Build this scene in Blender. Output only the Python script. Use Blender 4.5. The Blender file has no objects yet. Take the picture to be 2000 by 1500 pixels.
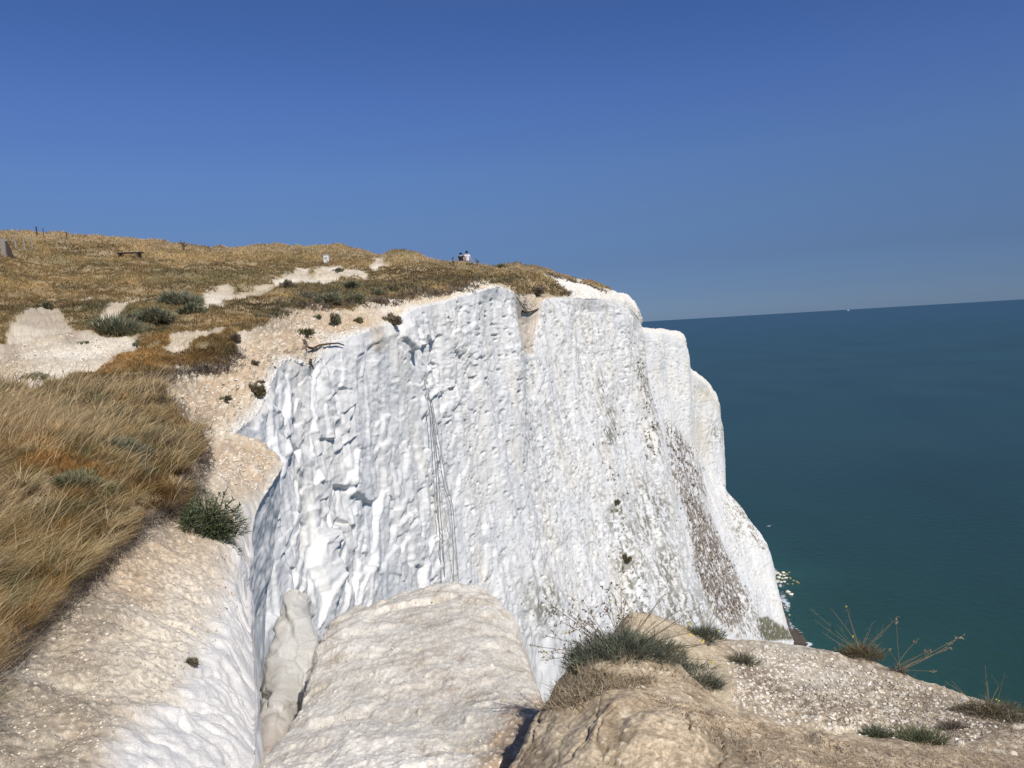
import bpy, math, random
import numpy as np
from mathutils import Vector, Matrix
from mathutils.bvhtree import BVHTree

random.seed(4); RNG = np.random.default_rng(11)
SC = bpy.context.scene
COL = SC.collection
F = 1560.0           # focal length in pixels of the 2000 px wide photograph
SEA = -72.0          # sea level below the eye

# ------------------------------------------------------------------ camera
def _cp(u, v): return np.array([(u-1000)/F, -(v-750)/F, -1.0])
_up = np.cross(_cp(2000, 583), _cp(1255, 627)); _up /= np.linalg.norm(_up)
if _up[1] < 0: _up = -_up
_fw = np.array([0, 0, -1.0]); _fw = _fw-_up*_fw.dot(_up); _fw /= np.linalg.norm(_fw)
_rt = np.cross(_fw, _up)
RM = np.array([_rt, _fw, _up])          # camera space -> world space (x right, y forward, z up)
cam_d = bpy.data.cameras.new("camera"); cam = bpy.data.objects.new("camera", cam_d); COL.objects.link(cam)
cam.matrix_world = Matrix([list(RM[i])+[0] for i in range(3)]+[[0, 0, 0, 1]])
cam_d.sensor_width = 36; cam_d.lens = 36*F/2000; cam_d.clip_start = 0.05; cam_d.clip_end = 200000
SC.camera = cam

def ray(u, v):
    d = np.stack([(np.asarray(u, float)-1000)/F, -(np.asarray(v, float)-750)/F, -np.ones_like(np.asarray(u, float))], -1)
    return d @ RM.T
def at(u, v, Y):                        # surveyed point: sight line at (u,v) measured out to depth Y
    d = ray(u, v); return d*(np.asarray(Y, float)/d[..., 1])[..., None]
def at_z(u, v, z):
    d = ray(u, v); return d*(z/d[..., 2])[..., None]
def proj(P):
    c = P @ RM; w = -c[..., 2]; w = np.where(np.abs(w) < 1e-6, 1e-6, w)
    return 1000+F*c[..., 0]/w, 750-F*c[..., 1]/w

# ------------------------------------------------------------------ noise
def _h(ix, iy, iz, seed=0):
    h = (ix.astype(np.int64)*374761393+iy.astype(np.int64)*668265263+iz.astype(np.int64)*2147483647+seed*974711) & 0xffffffff
    h = ((h ^ (h >> 13))*1274126177) & 0xffffffff
    h = ((h ^ (h >> 16))*2246822519) & 0xffffffff
    return ((h ^ (h >> 15)) & 0xffffff).astype(np.float32)/16777215.0
def vnoise(x, y, z=None, seed=0):
    if z is None: z = np.zeros_like(x)
    ix, iy, iz = np.floor(x), np.floor(y), np.floor(z)
    fx, fy, fz = x-ix, y-iy, z-iz
    fx = fx*fx*(3-2*fx); fy = fy*fy*(3-2*fy); fz = fz*fz*(3-2*fz)
    r = 0
    for a in (0, 1):
        wa = fx if a else 1-fx
        for b in (0, 1):
            wb = fy if b else 1-fy
            for c in (0, 1):
                wc = fz if c else 1-fz
                r = r+wa*wb*wc*_h(ix+a, iy+b, iz+c, seed)
    return r*2-1
def fbm(P, sc, octv=4, seed=0, gain=0.5):
    s = np.array(sc, float)*np.ones(3); r = 0; a = 1; t = 0
    for o in range(octv):
        r = r+a*vnoise(P[..., 0]*s[0], P[..., 1]*s[1], P[..., 2]*s[2], seed+o*7); t += a; a *= gain; s = s*2.03
    return r/t
def cells(x, y, seed=0):
    """nearest jittered cell: distance, second distance, offset in the cell and three random values"""
    ix, iy = np.floor(x), np.floor(y)
    d1 = np.full(x.shape, 9.0, np.float32); d2 = d1.copy()
    ox = np.zeros_like(d1); oy = ox.copy(); r1 = ox.copy(); r2 = ox.copy(); r3 = ox.copy()
    zz = np.zeros_like(ix)
    for a in (-1, 0, 1):
        for b in (-1, 0, 1):
            cx, cy = ix+a, iy+b
            px = cx+_h(cx, cy, zz, seed+1); py = cy+_h(cx, cy, zz, seed+2)
            dx, dy = x-px, y-py; d = np.sqrt(dx*dx+dy*dy)
            m = d < d1
            d2 = np.where(m, d1, np.minimum(d2, d)); d1 = np.where(m, d, d1)
            ox = np.where(m, dx, ox); oy = np.where(m, dy, oy)
            r1 = np.where(m, _h(cx, cy, zz, seed+3), r1); r2 = np.where(m, _h(cx, cy, zz, seed+4), r2); r3 = np.where(m, _h(cx, cy, zz, seed+5), r3)
    return d1, d2, ox, oy, r1, r2, r3
def sstep(a, b, x): t = np.clip((x-a)/(b-a), 0, 1); return t*t*(3-2*t)

# ------------------------------------------------------------------ curves and lofts
def pchip(x, y, xn):
    x = np.asarray(x, float); y = np.asarray(y, float); n = len(x)
    if n == 2:
        w = ((xn-x[0])/(x[1]-x[0])); return y[0]+(y[1]-y[0])*w.reshape((-1,)+(1,)*(y.ndim-1))
    sh = (-1,)+(1,)*(y.ndim-1)
    h = np.diff(x).reshape(sh); d = np.diff(y, axis=0)/h
    m = np.zeros_like(y)
    w1 = 2*h[1:]+h[:-1]; w2 = h[1:]+2*h[:-1]
    ok = d[:-1]*d[1:] > 0
    with np.errstate(all='ignore'):
        mm = (w1+w2)/(w1/d[:-1]+w2/d[1:])
    m[1:-1] = np.where(ok, mm, 0); m[0] = d[0]; m[-1] = d[-1]
    i = np.clip(np.searchsorted(x, xn, side='right')-1, 0, n-2)
    t = ((xn-x[i])/(x[i+1]-x[i])).reshape(sh); H = (x[i+1]-x[i]).reshape(sh)
    return (2*t**3-3*t**2+1)*y[i]+(t**3-2*t**2+t)*H*m[i]+(-2*t**3+3*t**2)*y[i+1]+(t**3-t**2)*H*m[i+1]
def curve_pts(pl, tt):
    pl = np.array(pl, float); d = np.hypot(np.diff(pl[:, 0]), np.diff(pl[:, 1]))+4
    s = np.r_[0, np.cumsum(d)]; s /= s[-1]
    return pchip(s, at(pl[:, 0], pl[:, 1], pl[:, 2]), tt)
def poly_sd(U, V, poly):
    """signed distance to a polygon (negative inside)"""
    p = np.array(poly, float); q = np.roll(p, -1, 0)
    d = np.full(U.shape, 1e9); ins = np.zeros(U.shape, bool)
    for (ax, ay), (bx, by) in zip(p, q):
        ex, ey = bx-ax, by-ay; L = ex*ex+ey*ey+1e-9
        t = np.clip(((U-ax)*ex+(V-ay)*ey)/L, 0, 1)
        d = np.minimum(d, (U-ax-t*ex)**2+(V-ay-t*ey)**2)
        c = (ay > V) != (by > V)
        xi = ax+(V-ay)*ex/(ey if abs(ey) > 1e-9 else 1e-9)
        ins ^= c & (U < xi)
    d = np.sqrt(d); return np.where(ins, -d, d)
def pm(U, V, poly, f=6): return sstep(f, -f, poly_sd(U, V, poly))
def blob(U, V, *bl):
    r = np.zeros(U.shape)
    for (u, v, ru, rv) in bl: r = np.maximum(r, np.exp(-(((U-u)/ru)**2+((V-v)/rv)**2)))
    return r
def mix(a, b, m): return a+(b-a)*m[..., None]
def C(*c): return np.array(c, float)

def grid_normals(P):
    a = np.gradient(P, axis=0); b = np.gradient(P, axis=1); n = np.cross(a, b)
    return n/(np.linalg.norm(n, axis=-1, keepdims=True)+1e-12)

# ------------------------------------------------------------------ mesh helpers
def mesh_np(name, V, Fc, mat=None, colour=None, parent=None, smooth=False):
    me = bpy.data.meshes.new(name); V = np.asarray(V, np.float32).reshape(-1, 3); Fc = np.asarray(Fc, np.int32)
    n, k = Fc.shape
    me.vertices.add(len(V)); me.vertices.foreach_set("co", V.ravel())
    me.loops.add(n*k); me.loops.foreach_set("vertex_index", Fc.ravel())
    me.polygons.add(n); me.polygons.foreach_set("loop_start", np.arange(0, n*k, k, dtype=np.int32))
    me.polygons.foreach_set("loop_total", np.full(n, k, np.int32))
    if smooth: me.polygons.foreach_set("use_smooth", np.ones(n, bool))
    me.update(calc_edges=True)
    if colour is not None:
        a = me.color_attributes.new("Col", 'FLOAT_COLOR', 'POINT')
        c = np.ones((len(V), 4), np.float32); c[:, :3] = np.clip(np.asarray(colour).reshape(-1, 3), 0, 1)
        a.data.foreach_set("color", c.ravel())
    if mat: me.materials.append(mat)
    o = bpy.data.objects.new(name, me); COL.objects.link(o)
    if parent: o.parent = parent
    return o
def grid_faces(a, b):
    i = np.arange(a-1)[:, None]*b+np.arange(b-1)[None, :]
    return np.stack([i, i+b, i+b+1, i+1], -1).reshape(-1, 4)
def sub_object(name, V, Fc, colour, mat, smooth=True):
    u, inv = np.unique(Fc.ravel(), return_inverse=True)
    return mesh_np(name, V[u], inv.reshape(Fc.shape), mat, colour[u], smooth=smooth)
def structure(o): o["kind"] = "structure"; return o
def tag(o, label, cat, group=None, kind=None):
    o["label"] = label; o["category"] = cat
    if group: o["group"] = group
    if kind: o["kind"] = kind
    return o
def empty(name, loc=(0, 0, 0)):
    o = bpy.data.objects.new(name, None); COL.objects.link(o); o.location = [float(x) for x in loc]; o.empty_display_size = .1; return o

# ------------------------------------------------------------------ materials
def nt_mat(name):
    m = bpy.data.materials.new(name); m.use_nodes = True; nt = m.node_tree; nt.nodes.clear()
    out = nt.nodes.new('ShaderNodeOutputMaterial'); b = nt.nodes.new('ShaderNodeBsdfPrincipled')
    nt.links.new(b.outputs[0], out.inputs[0]); return m, nt, b
def attr_mat(name, rough=.95, spec=.15, var=.12, vscale=40., bump=.4, bscale=60., bdist=.01, trans=0.):
    m, nt, b = nt_mat(name); N = nt.nodes.new; L = nt.links.new
    at_ = N('ShaderNodeAttribute'); at_.attribute_name = "Col"
    geo = N('ShaderNodeNewGeometry'); nz = N('ShaderNodeTexNoise'); nz.inputs['Scale'].default_value = vscale; nz.inputs['Detail'].default_value = 5
    L(geo.outputs['Position'], nz.inputs['Vector'])
    mr = N('ShaderNodeMapRange'); mr.inputs[1].default_value = .3; mr.inputs[2].default_value = .7; mr.inputs[3].default_value = 1-var; mr.inputs[4].default_value = 1+var
    L(nz.outputs['Fac'], mr.inputs[0])
    mx = N('ShaderNodeMix'); mx.data_type = 'RGBA'; mx.blend_type = 'MULTIPLY'; mx.inputs[0].default_value = 1
    L(at_.outputs['Color'], mx.inputs[6]); L(mr.outputs[0], mx.inputs[7]); L(mx.outputs[2], b.inputs['Base Color'])
    b.inputs['Roughness'].default_value = rough; b.inputs['Specular IOR Level'].default_value = spec
    if bump:
        n2 = N('ShaderNodeTexNoise'); n2.inputs['Scale'].default_value = bscale; n2.inputs['Detail'].default_value = 6; n2.inputs['Roughness'].default_value = .65
        L(geo.outputs['Position'], n2.inputs['Vector'])
        bp = N('ShaderNodeBump'); bp.inputs['Strength'].default_value = bump; bp.inputs['Distance'].default_value = bdist
        L(n2.outputs['Fac'], bp.inputs['Height']); L(bp.outputs[0], b.inputs['Normal'])
    if trans:
        tr = N('ShaderNodeBsdfTranslucent'); ms = N('ShaderNodeMixShader'); ms.inputs[0].default_value = trans
        L(mx.outputs[2], tr.inputs[0]); out = [n for n in nt.nodes if n.type == 'OUTPUT_MATERIAL'][0]
        L(b.outputs[0], ms.inputs[1]); L(tr.outputs[0], ms.inputs[2]); L(ms.outputs[0], out.inputs[0])
    return m
def flat_mat(name, col, rough=.8, var=.15, scale=20.):
    m, nt, b = nt_mat(name); N = nt.nodes.new; L = nt.links.new
    nz = N('ShaderNodeTexNoise'); nz.inputs['Scale'].default_value = scale; nz.inputs['Detail'].default_value = 4
    tc = N('ShaderNodeTexCoord'); L(tc.outputs['Object'], nz.inputs['Vector'])
    cr = N('ShaderNodeValToRGB'); cr.color_ramp.elements[0].position = .3; cr.color_ramp.elements[1].position = .7
    cr.color_ramp.elements[0].color = [c*(1-var) for c in col]+[1]; cr.color_ramp.elements[1].color = [min(1, c*(1+var)) for c in col]+[1]
    L(nz.outputs['Fac'], cr.inputs[0]); L(cr.outputs[0], b.inputs['Base Color']); b.inputs['Roughness'].default_value = rough
    b.inputs['Specular IOR Level'].default_value = .2
    return m
M_land = attr_mat("weathered_chalk_and_soil", var=.07, vscale=9., bump=.55, bscale=32., bdist=.02)
M_near = attr_mat("near_chalk_and_soil", var=.20, vscale=110., bump=.4, bscale=160., bdist=.004)
M_leaf = attr_mat("dry_leaf", rough=.7, spec=.25, var=.1, bump=0, trans=.25)
M_twig = flat_mat("dry_twig", (.33, .26, .17), .9)
M_root = flat_mat("old_root", (.14, .09, .06), .9)
M_rope = flat_mat("grey_rope", (.24, .24, .24), .9)
M_wood = flat_mat("weathered_wood", (.30, .27, .23), .9)
M_darkwood = flat_mat("dark_wood", (.07, .055, .05), .9)
M_yellow = flat_mat("yellow_petal", (.75, .62, .04), .7)

# ------------------------------------------------------------------ the headland: one surveyed sheet, foot of cliff -> rim -> brow
# each column: (rim), face downwards, inland upwards/backwards.   (u, v, depth)
cols = [
 ((503,1700,3.0), [(520,1900,3.0),(530,2300,3.0)], [(380,1690,2.9),(200,1660,2.8),(50,1620,2.8),(-250,1480,2.9),(-600,1300,3.1),(-1000,1150,3.4)]),
 ((500,1500,4.1), [(512,1640,4.1),(520,2100,4.1)], [(440,1430,4.25),(330,1380,4.2),(200,1330,4.3),(60,1270,4.6),(-50,1130,4.9),(-400,950,5.4),(-1000,750,6)]),
 ((496,1300,6.1), [(503,1420,6.15),(515,1900,6.1)], [(445,1240,6.1),(370,1200,6.0),(250,1170,5.8),(110,1110,5.9),(-50,1000,6.1),(-400,850,6.8),(-1000,700,7.4)]),
 ((488,1130,8.3), [(494,1230,8.4),(510,1800,8.3)], [(465,1080,8.2),(410,1050,8.0),(330,1030,7.8),(230,980,7.7),(100,915,8),(-100,845,9),(-500,745,10.5),(-1100,650,12)]),
 ((506,990,10.5), [(506,1090,10.6),(500,1230,10.6),(520,1800,10.4)], [(480,965,10.4),(440,945,10.2),(395,930,10),(340,905,9.9),(200,850,10.6),(0,795,12),(-300,720,14.5),(-900,620,17)]),
 ((550,915,12.3), [(549,980,12.4),(540,1090,12.3),(520,1210,12),(530,1800,11.5)], [(535,890,12.6),(500,872,12.8),(420,862,12.6),(370,850,12.6),(250,805,13.2),(50,757,15.5),(-150,700,18.5),(-400,600,28),(-700,480,46),(-900,440,60)]),
 ((455,856,15.0), [(462,900,15),(480,1000,14.6),(500,1250,14),(530,1800,13)], [(435,845,14.8),(380,828,14.4),(330,795,14.4),(200,745,16.2),(0,695,19),(-100,640,25),(-250,540,37),(-350,450,58),(-400,460,75)]),
 ((500,812,17.6), [(506,870,17.3),(522,1000,16.6),(548,1250,15.8),(580,1800,14.6)], [(480,795,17.6),(440,775,17.3),(370,757,17),(315,735,17),(200,692,19.5),(100,645,23),(0,560,33),(-50,456,58),(-80,470,75)]),
 ((562,705,21.8), [(570,800,21.2),(588,960,20.2),(612,1250,19),(640,1800,17.6)], [(545,695,21.6),(500,680,21),(462,672,20.6),(430,660,21.2),(300,645,24.5),(250,598,30),(120,540,43),(80,463,62),(60,478,78)]),
 ((606,716,23.2), [(612,800,22.4),(628,960,21.4),(655,1250,20.2),(680,1800,19)], [(598,690,23.4),(585,664,23.6),(550,645,24),(500,635,25),(420,615,28.5),(380,580,34.5),(260,520,49),(180,468,64),(170,484,80)]),
 ((655,668,26), [(662,790,25),(674,960,24),(700,1250,22.8),(725,1800,21.4)], [(640,650,26.3),(600,630,27.2),(560,610,29),(530,595,32),(490,578,36),(430,558,41),(360,520,53),(300,478,66),(290,494,82)]),
 ((716,648,29), [(722,790,28.1),(733,960,27.1),(760,1250,25.8),(785,1800,24)], [(700,636,29.5),(660,610,32),(620,585,36),(560,560,41.5),(500,540,48),(450,515,57),(425,491,68),(415,507,84)]),
 ((766,630,33), [(773,790,32.1),(787,960,31),(812,1250,29.7),(840,1800,28)], [(752,615,34),(710,590,38),(665,570,42),(620,554,46),(580,535,52),(540,510,61),(520,487,70),(510,502,86)]),
 ((815,602,37), [(822,780,36.2),(838,960,35.2),(868,1250,33.8),(900,1800,32)], [(800,592,38.5),(755,573,42.5),(712,556,47),(680,544,51),(650,530,57),(630,510,65),(620,488,72),(610,502,88)]),
 ((870,590,42), [(880,780,41),(895,960,39.8),(930,1250,38),(970,1800,36)], [(858,580,43.5),(820,566,46),(790,552,49),(760,540,52.5),(730,525,57),(710,510,61),(695,493,66),(690,507,80)]),
 ((926,573,47), [(935,780,45.5),(950,960,44.3),(990,1250,42.3),(1030,1800,40)], [(914,563,48.2),(885,551,50.5),(860,541,52.5),(840,531,54.5),(820,520,57),(800,510,59.5),(780,500,62),(778,524,65),(775,540,76)]),
 ((975,562,52), [(986,780,50.2),(1003,960,49),(1046,1250,46.6),(1090,1800,44)], [(965,554,53),(950,546,54.2),(930,538,55.5),(915,531,56.6),(900,524,57.6),(885,518,58.5),(872,514,59.5),(870,542,62),(868,562,72)]),
 ((1003,574,54.5), [(1020,660,53.8),(1028,780,53),(1045,960,52),(1096,1250,49.5),(1140,1800,47)], [(1000,563,55.3),(990,550,56.3),(980,542,57.3),(965,535,58.3),(955,528,59.3),(945,522,60.3),(935,518,61.3),(933,546,64),(930,565,74)]),
 ((1034,610,62), [(1044,690,59.5),(1054,790,57.6),(1078,960,56),(1140,1250,53),(1190,1800,50)], [(1032,592,62.6),(1026,570,63.6),(1020,552,64.6),(1012,541,65.6),(1005,533,66.6),(1000,528,67.5),(990,523,68.5),(985,545,82)]),
 ((1068,585,66), [(1078,690,64),(1088,790,62.2),(1115,960,60),(1182,1250,56.8),(1240,1800,53)], [(1068,572,67.5),(1066,556,70),(1062,545,72.5),(1060,538,75),(1056,532,77),(1050,529,79),(1045,527,81),(1042,542,97)]),
 ((1122,583,72.5), [(1128,690,70),(1138,790,68),(1168,960,65),(1245,1250,61),(1320,1800,57)], [(1116,565,74.5),(1110,556,77),(1105,551,79),(1100,547,81),(1095,543,83),(1090,540,85),(1080,553,100)]),
 ((1182,585,80), [(1186,690,77.5),(1196,790,75),(1226,960,71.5),(1318,1250,66.5),(1400,1800,62)], [(1175,573,82),(1170,567,84),(1165,562,88),(1157,558,93),(1148,574,108)]),
 ((1226,600,88), [(1232,690,85.5),(1243,800,82.5),(1282,980,78),(1365,1250,73.5),(1440,1800,70)], [(1220,586,90),(1214,580,93),(1206,575,98),(1200,573,102),(1192,592,115)]),
 ((1252,632,95), [(1260,700,93.5),(1292,830,90.5),(1325,980,87.5),(1362,1140,85),(1410,1260,83),(1500,1800,80)], [(1250,612,97),(1243,598,99.5),(1233,586,103),(1224,581,107),(1214,602,120)]),
 ((1242,655,112), [(1250,720,111),(1280,830,108.5),(1312,980,106),(1360,1140,103),(1420,1280,101),(1500,1700,99)], [(1240,640,114),(1235,632,117),(1225,640,125),(1210,660,135)]),
 ((1262,650,121), [(1274,730,120),(1300,830,117.5),(1338,980,114),(1392,1140,111),(1440,1250,108),(1500,1560,106)], [(1259,644,124),(1254,642,128),(1245,645,138),(1235,665,150)]),
 ((1296,651,129), [(1302,730,128),(1318,830,126),(1352,980,122),(1410,1140,118),(1462,1260,115),(1500,1460,113)], [(1293,645,132),(1288,643,137),(1280,648,145),(1270,670,160)]),
 ((1337,668,135), [(1343,740,134.5),(1349,830,134),(1372,980,130),(1428,1140,125),(1478,1260,122),(1500,1420,120)], [(1334,655,138),(1326,650,143),(1315,654,150),(1305,680,165)]),
 ((1338,712,150), [(1344,790,149),(1356,870,147),(1385,990,143),(1440,1140,138),(1488,1260,135),(1505,1380,133)], [(1334,704,153),(1328,700,158),(1318,708,166),(1305,740,180)]),
 ((1349,728,157), [(1353,800,156.5),(1362,880,155.5),(1398,990,152),(1455,1130,149),(1498,1240,147),(1510,1330,146)], [(1346,719,160),(1341,716,165),(1333,722,174),(1322,750,190)]),
 ((1381,756,163), [(1384,830,162.5),(1388,900,162),(1415,980,160),(1475,1110,158),(1516,1230,156),(1522,1290,156)], [(1376,742,166),(1369,736,171),(1360,745,182),(1350,780,200)]),
 ((1403,800,168), [(1407,860,167.5),(1411,945,167),(1450,1000,166),(1497,1075,165),(1515,1150,164),(1540,1240,163),(1548,1262,163)], [(1399,775,171),(1392,763,176),(1385,770,188),(1375,810,210)]),
 ((1400,830,190), [(1404,880,190),(1408,960,189),(1446,1010,188),(1490,1085,187),(1508,1150,186),(1530,1215,185),(1535,1225,185)], [(1396,820,194),(1385,815,200),(1375,820,210),(1360,850,230)]),
 ((1340,830,240), [(1350,880,240),(1360,960,239),(1390,1010,238),(1420,1065,237),(1440,1100,236),(1450,1130,235),(1455,1140,235)], [(1330,820,245),(1320,815,250),(1310,820,260),(1300,850,280)]),
]
NC = len(cols)
rim = np.array([c[0] for c in cols], float)
cs = np.r_[0, np.cumsum(np.hypot(np.diff(rim[:, 0]), np.diff(rim[:, 1]))*1.0+np.where(np.arange(NC-1) < 6, 0, 6))]
TF, TI = 430, 420
tf = np.linspace(0, 1, TF)**1.0
faceC = []; landC = []
for r, fdown, inl in cols:
    # denser rows over the part above the hidden foot
    pf = [r]+fdown
    d = np.hypot(np.diff([p[0] for p in pf]), np.diff([p[1] for p in pf])); s = np.r_[0, np.cumsum(d)]; vis = s[-2]/s[-1]
    tt = np.where(tf < .88, tf/.88*vis, vis+(tf-.88)/.12*(1-vis)); faceC.append(curve_pts(pf, tt))
    # inland rows: denser near the rim for columns which leave the frame
    pi = [r]+inl; s = np.r_[0, np.cumsum(np.hypot(np.diff([p[0] for p in pi]), np.diff([p[1] for p in pi]))+4)]
    k = next((i for i, p in enumerate(pi) if p[0] < -30), len(pi)-1)
    vis = s[k]/s[-1]; ti = np.linspace(0, 1, TI)
    tt = np.where(ti < .85, ti/.85*min(vis, .93), min(vis, .93)+(ti-.85)/.15*(1-min(vis, .93))); landC.append(curve_pts(pi, tt))
faceC = np.array(faceC); landC = np.array(landC)
ctrl = np.concatenate([faceC[:, ::-1], landC[:, 1:]], 1)      # foot ... rim ... inland
NS = 1380
sn = np.linspace(0, cs[-1], NS)
# thin the columns that lie below the frame
P = pchip(cs, ctrl, sn)
colpos = np.interp(sn, cs, np.arange(NC))[:, None]*np.ones((1, P.shape[1]))
NR = P.shape[1]; rowi = np.arange(NR)[None, :]*np.ones((NS, 1))
isface = rowi < TF
N = grid_normals(P)
# normals should point towards the air (up, or towards the cove)
flip = np.where((N[:, TF+40, 2].mean()) < 0, -1, 1); N = N*flip
U0, V0 = proj(P)
dist = P[..., 1]
a_len = np.r_[0, np.cumsum(np.linalg.norm(np.diff(P[:, TF-120], axis=0), axis=1))][:, None]*np.ones((1, NR))
X, Y, Z = P[..., 0], P[..., 1], P[..., 2]

GRASS = [(-3000,0),(1300,0),(1192,572),(1140,556),(1129,549),(1112,550),(1073,540),(1062,541),(1092,562),(1112,577),(1092,583),(1064,575),(1045,575),(1028,580),(1006,576),(1003,563),(972,557),(960,548),(921,545),(918,565),(874,577),(808,581),(764,585),(755,592),(720,590),(698,598),(683,603),(667,604),(654,605),(623,599),(588,597),(545,615),(500,638),(492,655),(461,661),(461,698),(442,721),(384,727),(336,727),(304,743),(298,759),(320,788),(346,814),(384,846),(397,868),(392,900),(370,930),(362,1000),(300,1010),(250,1050),(200,1095),(150,1140),(110,1190),(60,1240),(0,1320),(-60,1500),(-3000,1700)]
PATHS = [[(-300,690),(0,672),(32,628),(74,612),(118,612),(141,644),(154,650),(266,660),(278,686),(205,724),(134,746),(106,753),(90,778),(58,783),(0,772),(-300,800)],
 [(144,600),(160,592),(184,588),(180,594)], [(384,622),(398,580),(438,566),(458,572),(456,592),(430,614),(400,624)],
 [(522,568),(532,550),(570,541),(580,529),(606,529),(604,545),(612,545),(615,530),(654,526),(700,530),(720,540),(690,545),(660,548),(636,562),(588,568)],
 [(720,530),(735,514),(755,506),(752,520),(734,533)], [(700,541),(716,537),(720,545),(708,547)],
 [(318,690),(350,654),(416,643),(446,650),(438,672),(384,684),(340,696)], [(215,612),(245,588),(305,582),(310,598),(240,612)],[(440,582),(530,562),(560,562),(540,572),(450,592)],[(440,590),(470,578),(560,560),(600,556),(640,552),(700,546),(660,560),(600,566),(540,575),(480,588)],[(180,640),(230,600),(262,600),(230,640),(200,655)]]
n_a = fbm(P, .9, 4, 3); n_b = fbm(P, .25, 3, 9); n_c = fbm(P, 5., 4, 21)
wob = n_c*6+n_a*6
Uw, Vw = U0+wob*1.2, V0+wob*np.clip(10/dist, .25, 1.0)
far_ok = colpos < 23.6
edg = fbm(P, 1.1, 3, 23)*np.clip(300/dist, 5, 34)
g = np.where(isface, 0, 1)*pm(Uw+edg, Vw+edg*.8, GRASS, 4)*far_ok
pth = np.zeros_like(g)
for pl in PATHS: pth = np.maximum(pth, pm(Uw, Vw, pl, 5))
pth *= far_ok*(~isface)
g = g*(1-pth)
# displacement ------------------------------------------------------
H = np.zeros_like(g)
rough_face = isface*1.0
left_zone = sstep(960, 800, U0)*sstep(470, 540, U0)             # big fallen-block faceting
deep = np.clip((TF-rowi)/14., 0, 1)*isface                       # fade in below the rim
lean = a_len+Z*.06
wlo = fbm(P, .5, 2, 17)
def plates(x, y, seed, tilt=1.0, kk=15.):
    """fallen-block relief: tilted plates over jittered cells, meeting in slightly weathered edges"""
    ix, iy = np.floor(x), np.floor(y); zz = np.zeros_like(ix); W = np.zeros(x.shape, np.float32); S_ = W.copy(); best = np.full(x.shape, 9., np.float32)
    ds = []
    for a in (-1, 0, 1):
        for b in (-1, 0, 1):
            cx, cy = ix+a, iy+b; dx = x-cx-_h(cx, cy, zz, seed+1); dy = y-cy-_h(cx, cy, zz, seed+2); d = np.sqrt(dx*dx+dy*dy)
            r0 = _h(cx, cy, zz, seed+3)-.5; h = r0*np.abs(r0)*2.4+((_h(cx, cy, zz, seed+4)-.5)*dx+(_h(cx, cy, zz, seed+5)-.5)*dy)*tilt*1.9
            w = np.exp(-kk*d); W += w; S_ += w*h; best = np.minimum(best, d)
    e = 1-np.exp(-kk*best)/W                     # grows where two blocks meet
    return (S_/W).astype(np.float32), e.astype(np.float32)
def facets(sx, sz, seed, tilt=1.0, kk=15.):
    return plates((a_len+n_a*.18+Z*.05)/sx, (Z+wlo*.5)/sz, seed, tilt, kk)+(None,)
fA, eA, rA = facets(2.5, 1.8, 31, .6, 70.); fB, eB, rB = facets(1.25, .8, 57, .7, 46.); fC, eC, rC = facets(.6, .42, 83, .8, 30.); fD, eD, rD = facets(1.2, 3.6, 91, .5, 46.)
big = fbm(P, (.13, .13, .05), 4, 71)
cols_v = vnoise(a_len*.30, Z*.07, None, 5)*.7+vnoise(a_len*.85, Z*.12, None, 6)*.3     # vertical flutes
rightz = sstep(850, 1000, U0)
brk = sstep(-.25, .25, fbm(P, (.45, .45, .3), 3, 19))
strong = .36+.60*blob(U0, V0, (640,1050,110,190),(560,850,60,90),(930,590,50,40),(820,720,40,60))
H += deep*(left_zone*((fA*.44+fB*.34*(.15+.85*brk)+fC*.13*brk)*strong+fD*.10)+(1-left_zone)*(fB*.08*brk+fC*.05*brk+fA*.07+fD*.05))*np.clip(.5+dist/60, .6, 1.3)
H += deep*(cols_v*.16+big*.7*np.clip(dist/30, .3, 1.5))
H += deep*fbm(P, (.9, .9, .55), 5, 41)*.045
# pits left by flints on the right-hand face
pd1, pd2, _, _, pr, pr2, _ = cells(a_len/1.7+n_a*.5, Z/.55, 131)
pz = fbm(P, (.12, .12, .06), 3, 77)
pit = sstep(.20, .12, pd1)*(pr > .62-.15*pz)*deep
H -= pit*.14*sstep(700, 900, U0)
# near nose: smooth rounded chalk
near = sstep(6.9, 5.6, colpos)
H = H*(1-near*.72)
# soften the block edges a little so they weather instead of stepping
for _ in range(0):
    Hb = H.copy(); Hb[1:-1] = (H[:-2]+2*H[1:-1]+H[2:])/4; Hc = Hb.copy(); Hc[:, 1:-1] = (Hb[:, :-2]+2*Hb[:, 1:-1]+Hb[:, 2:])/4; H = np.where(isface, Hc, H)
H += deep*(fbm(P, (1.2, 1.2, 3.2), 3, 47)*.05+fbm(P, (3., 3., 7.), 2, 48)*.02+vnoise(a_len*2.6+n_a*.5, Z*.5+wlo, None, 49)*.014+vnoise(a_len*5+n_a, Z*1.1, None, 50)*.010)
# inland relief
inland = (~isface)*1.0
fade = np.clip((rowi-TF)/30., 0, 1)*inland
H += inland*fade*(n_a*.22*np.clip(dist/20, .25, 2)+n_b*.35*np.clip((dist-8)/25, 0, 1)*np.where(dist > 40, .5, 1)+n_c*.05)
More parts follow.
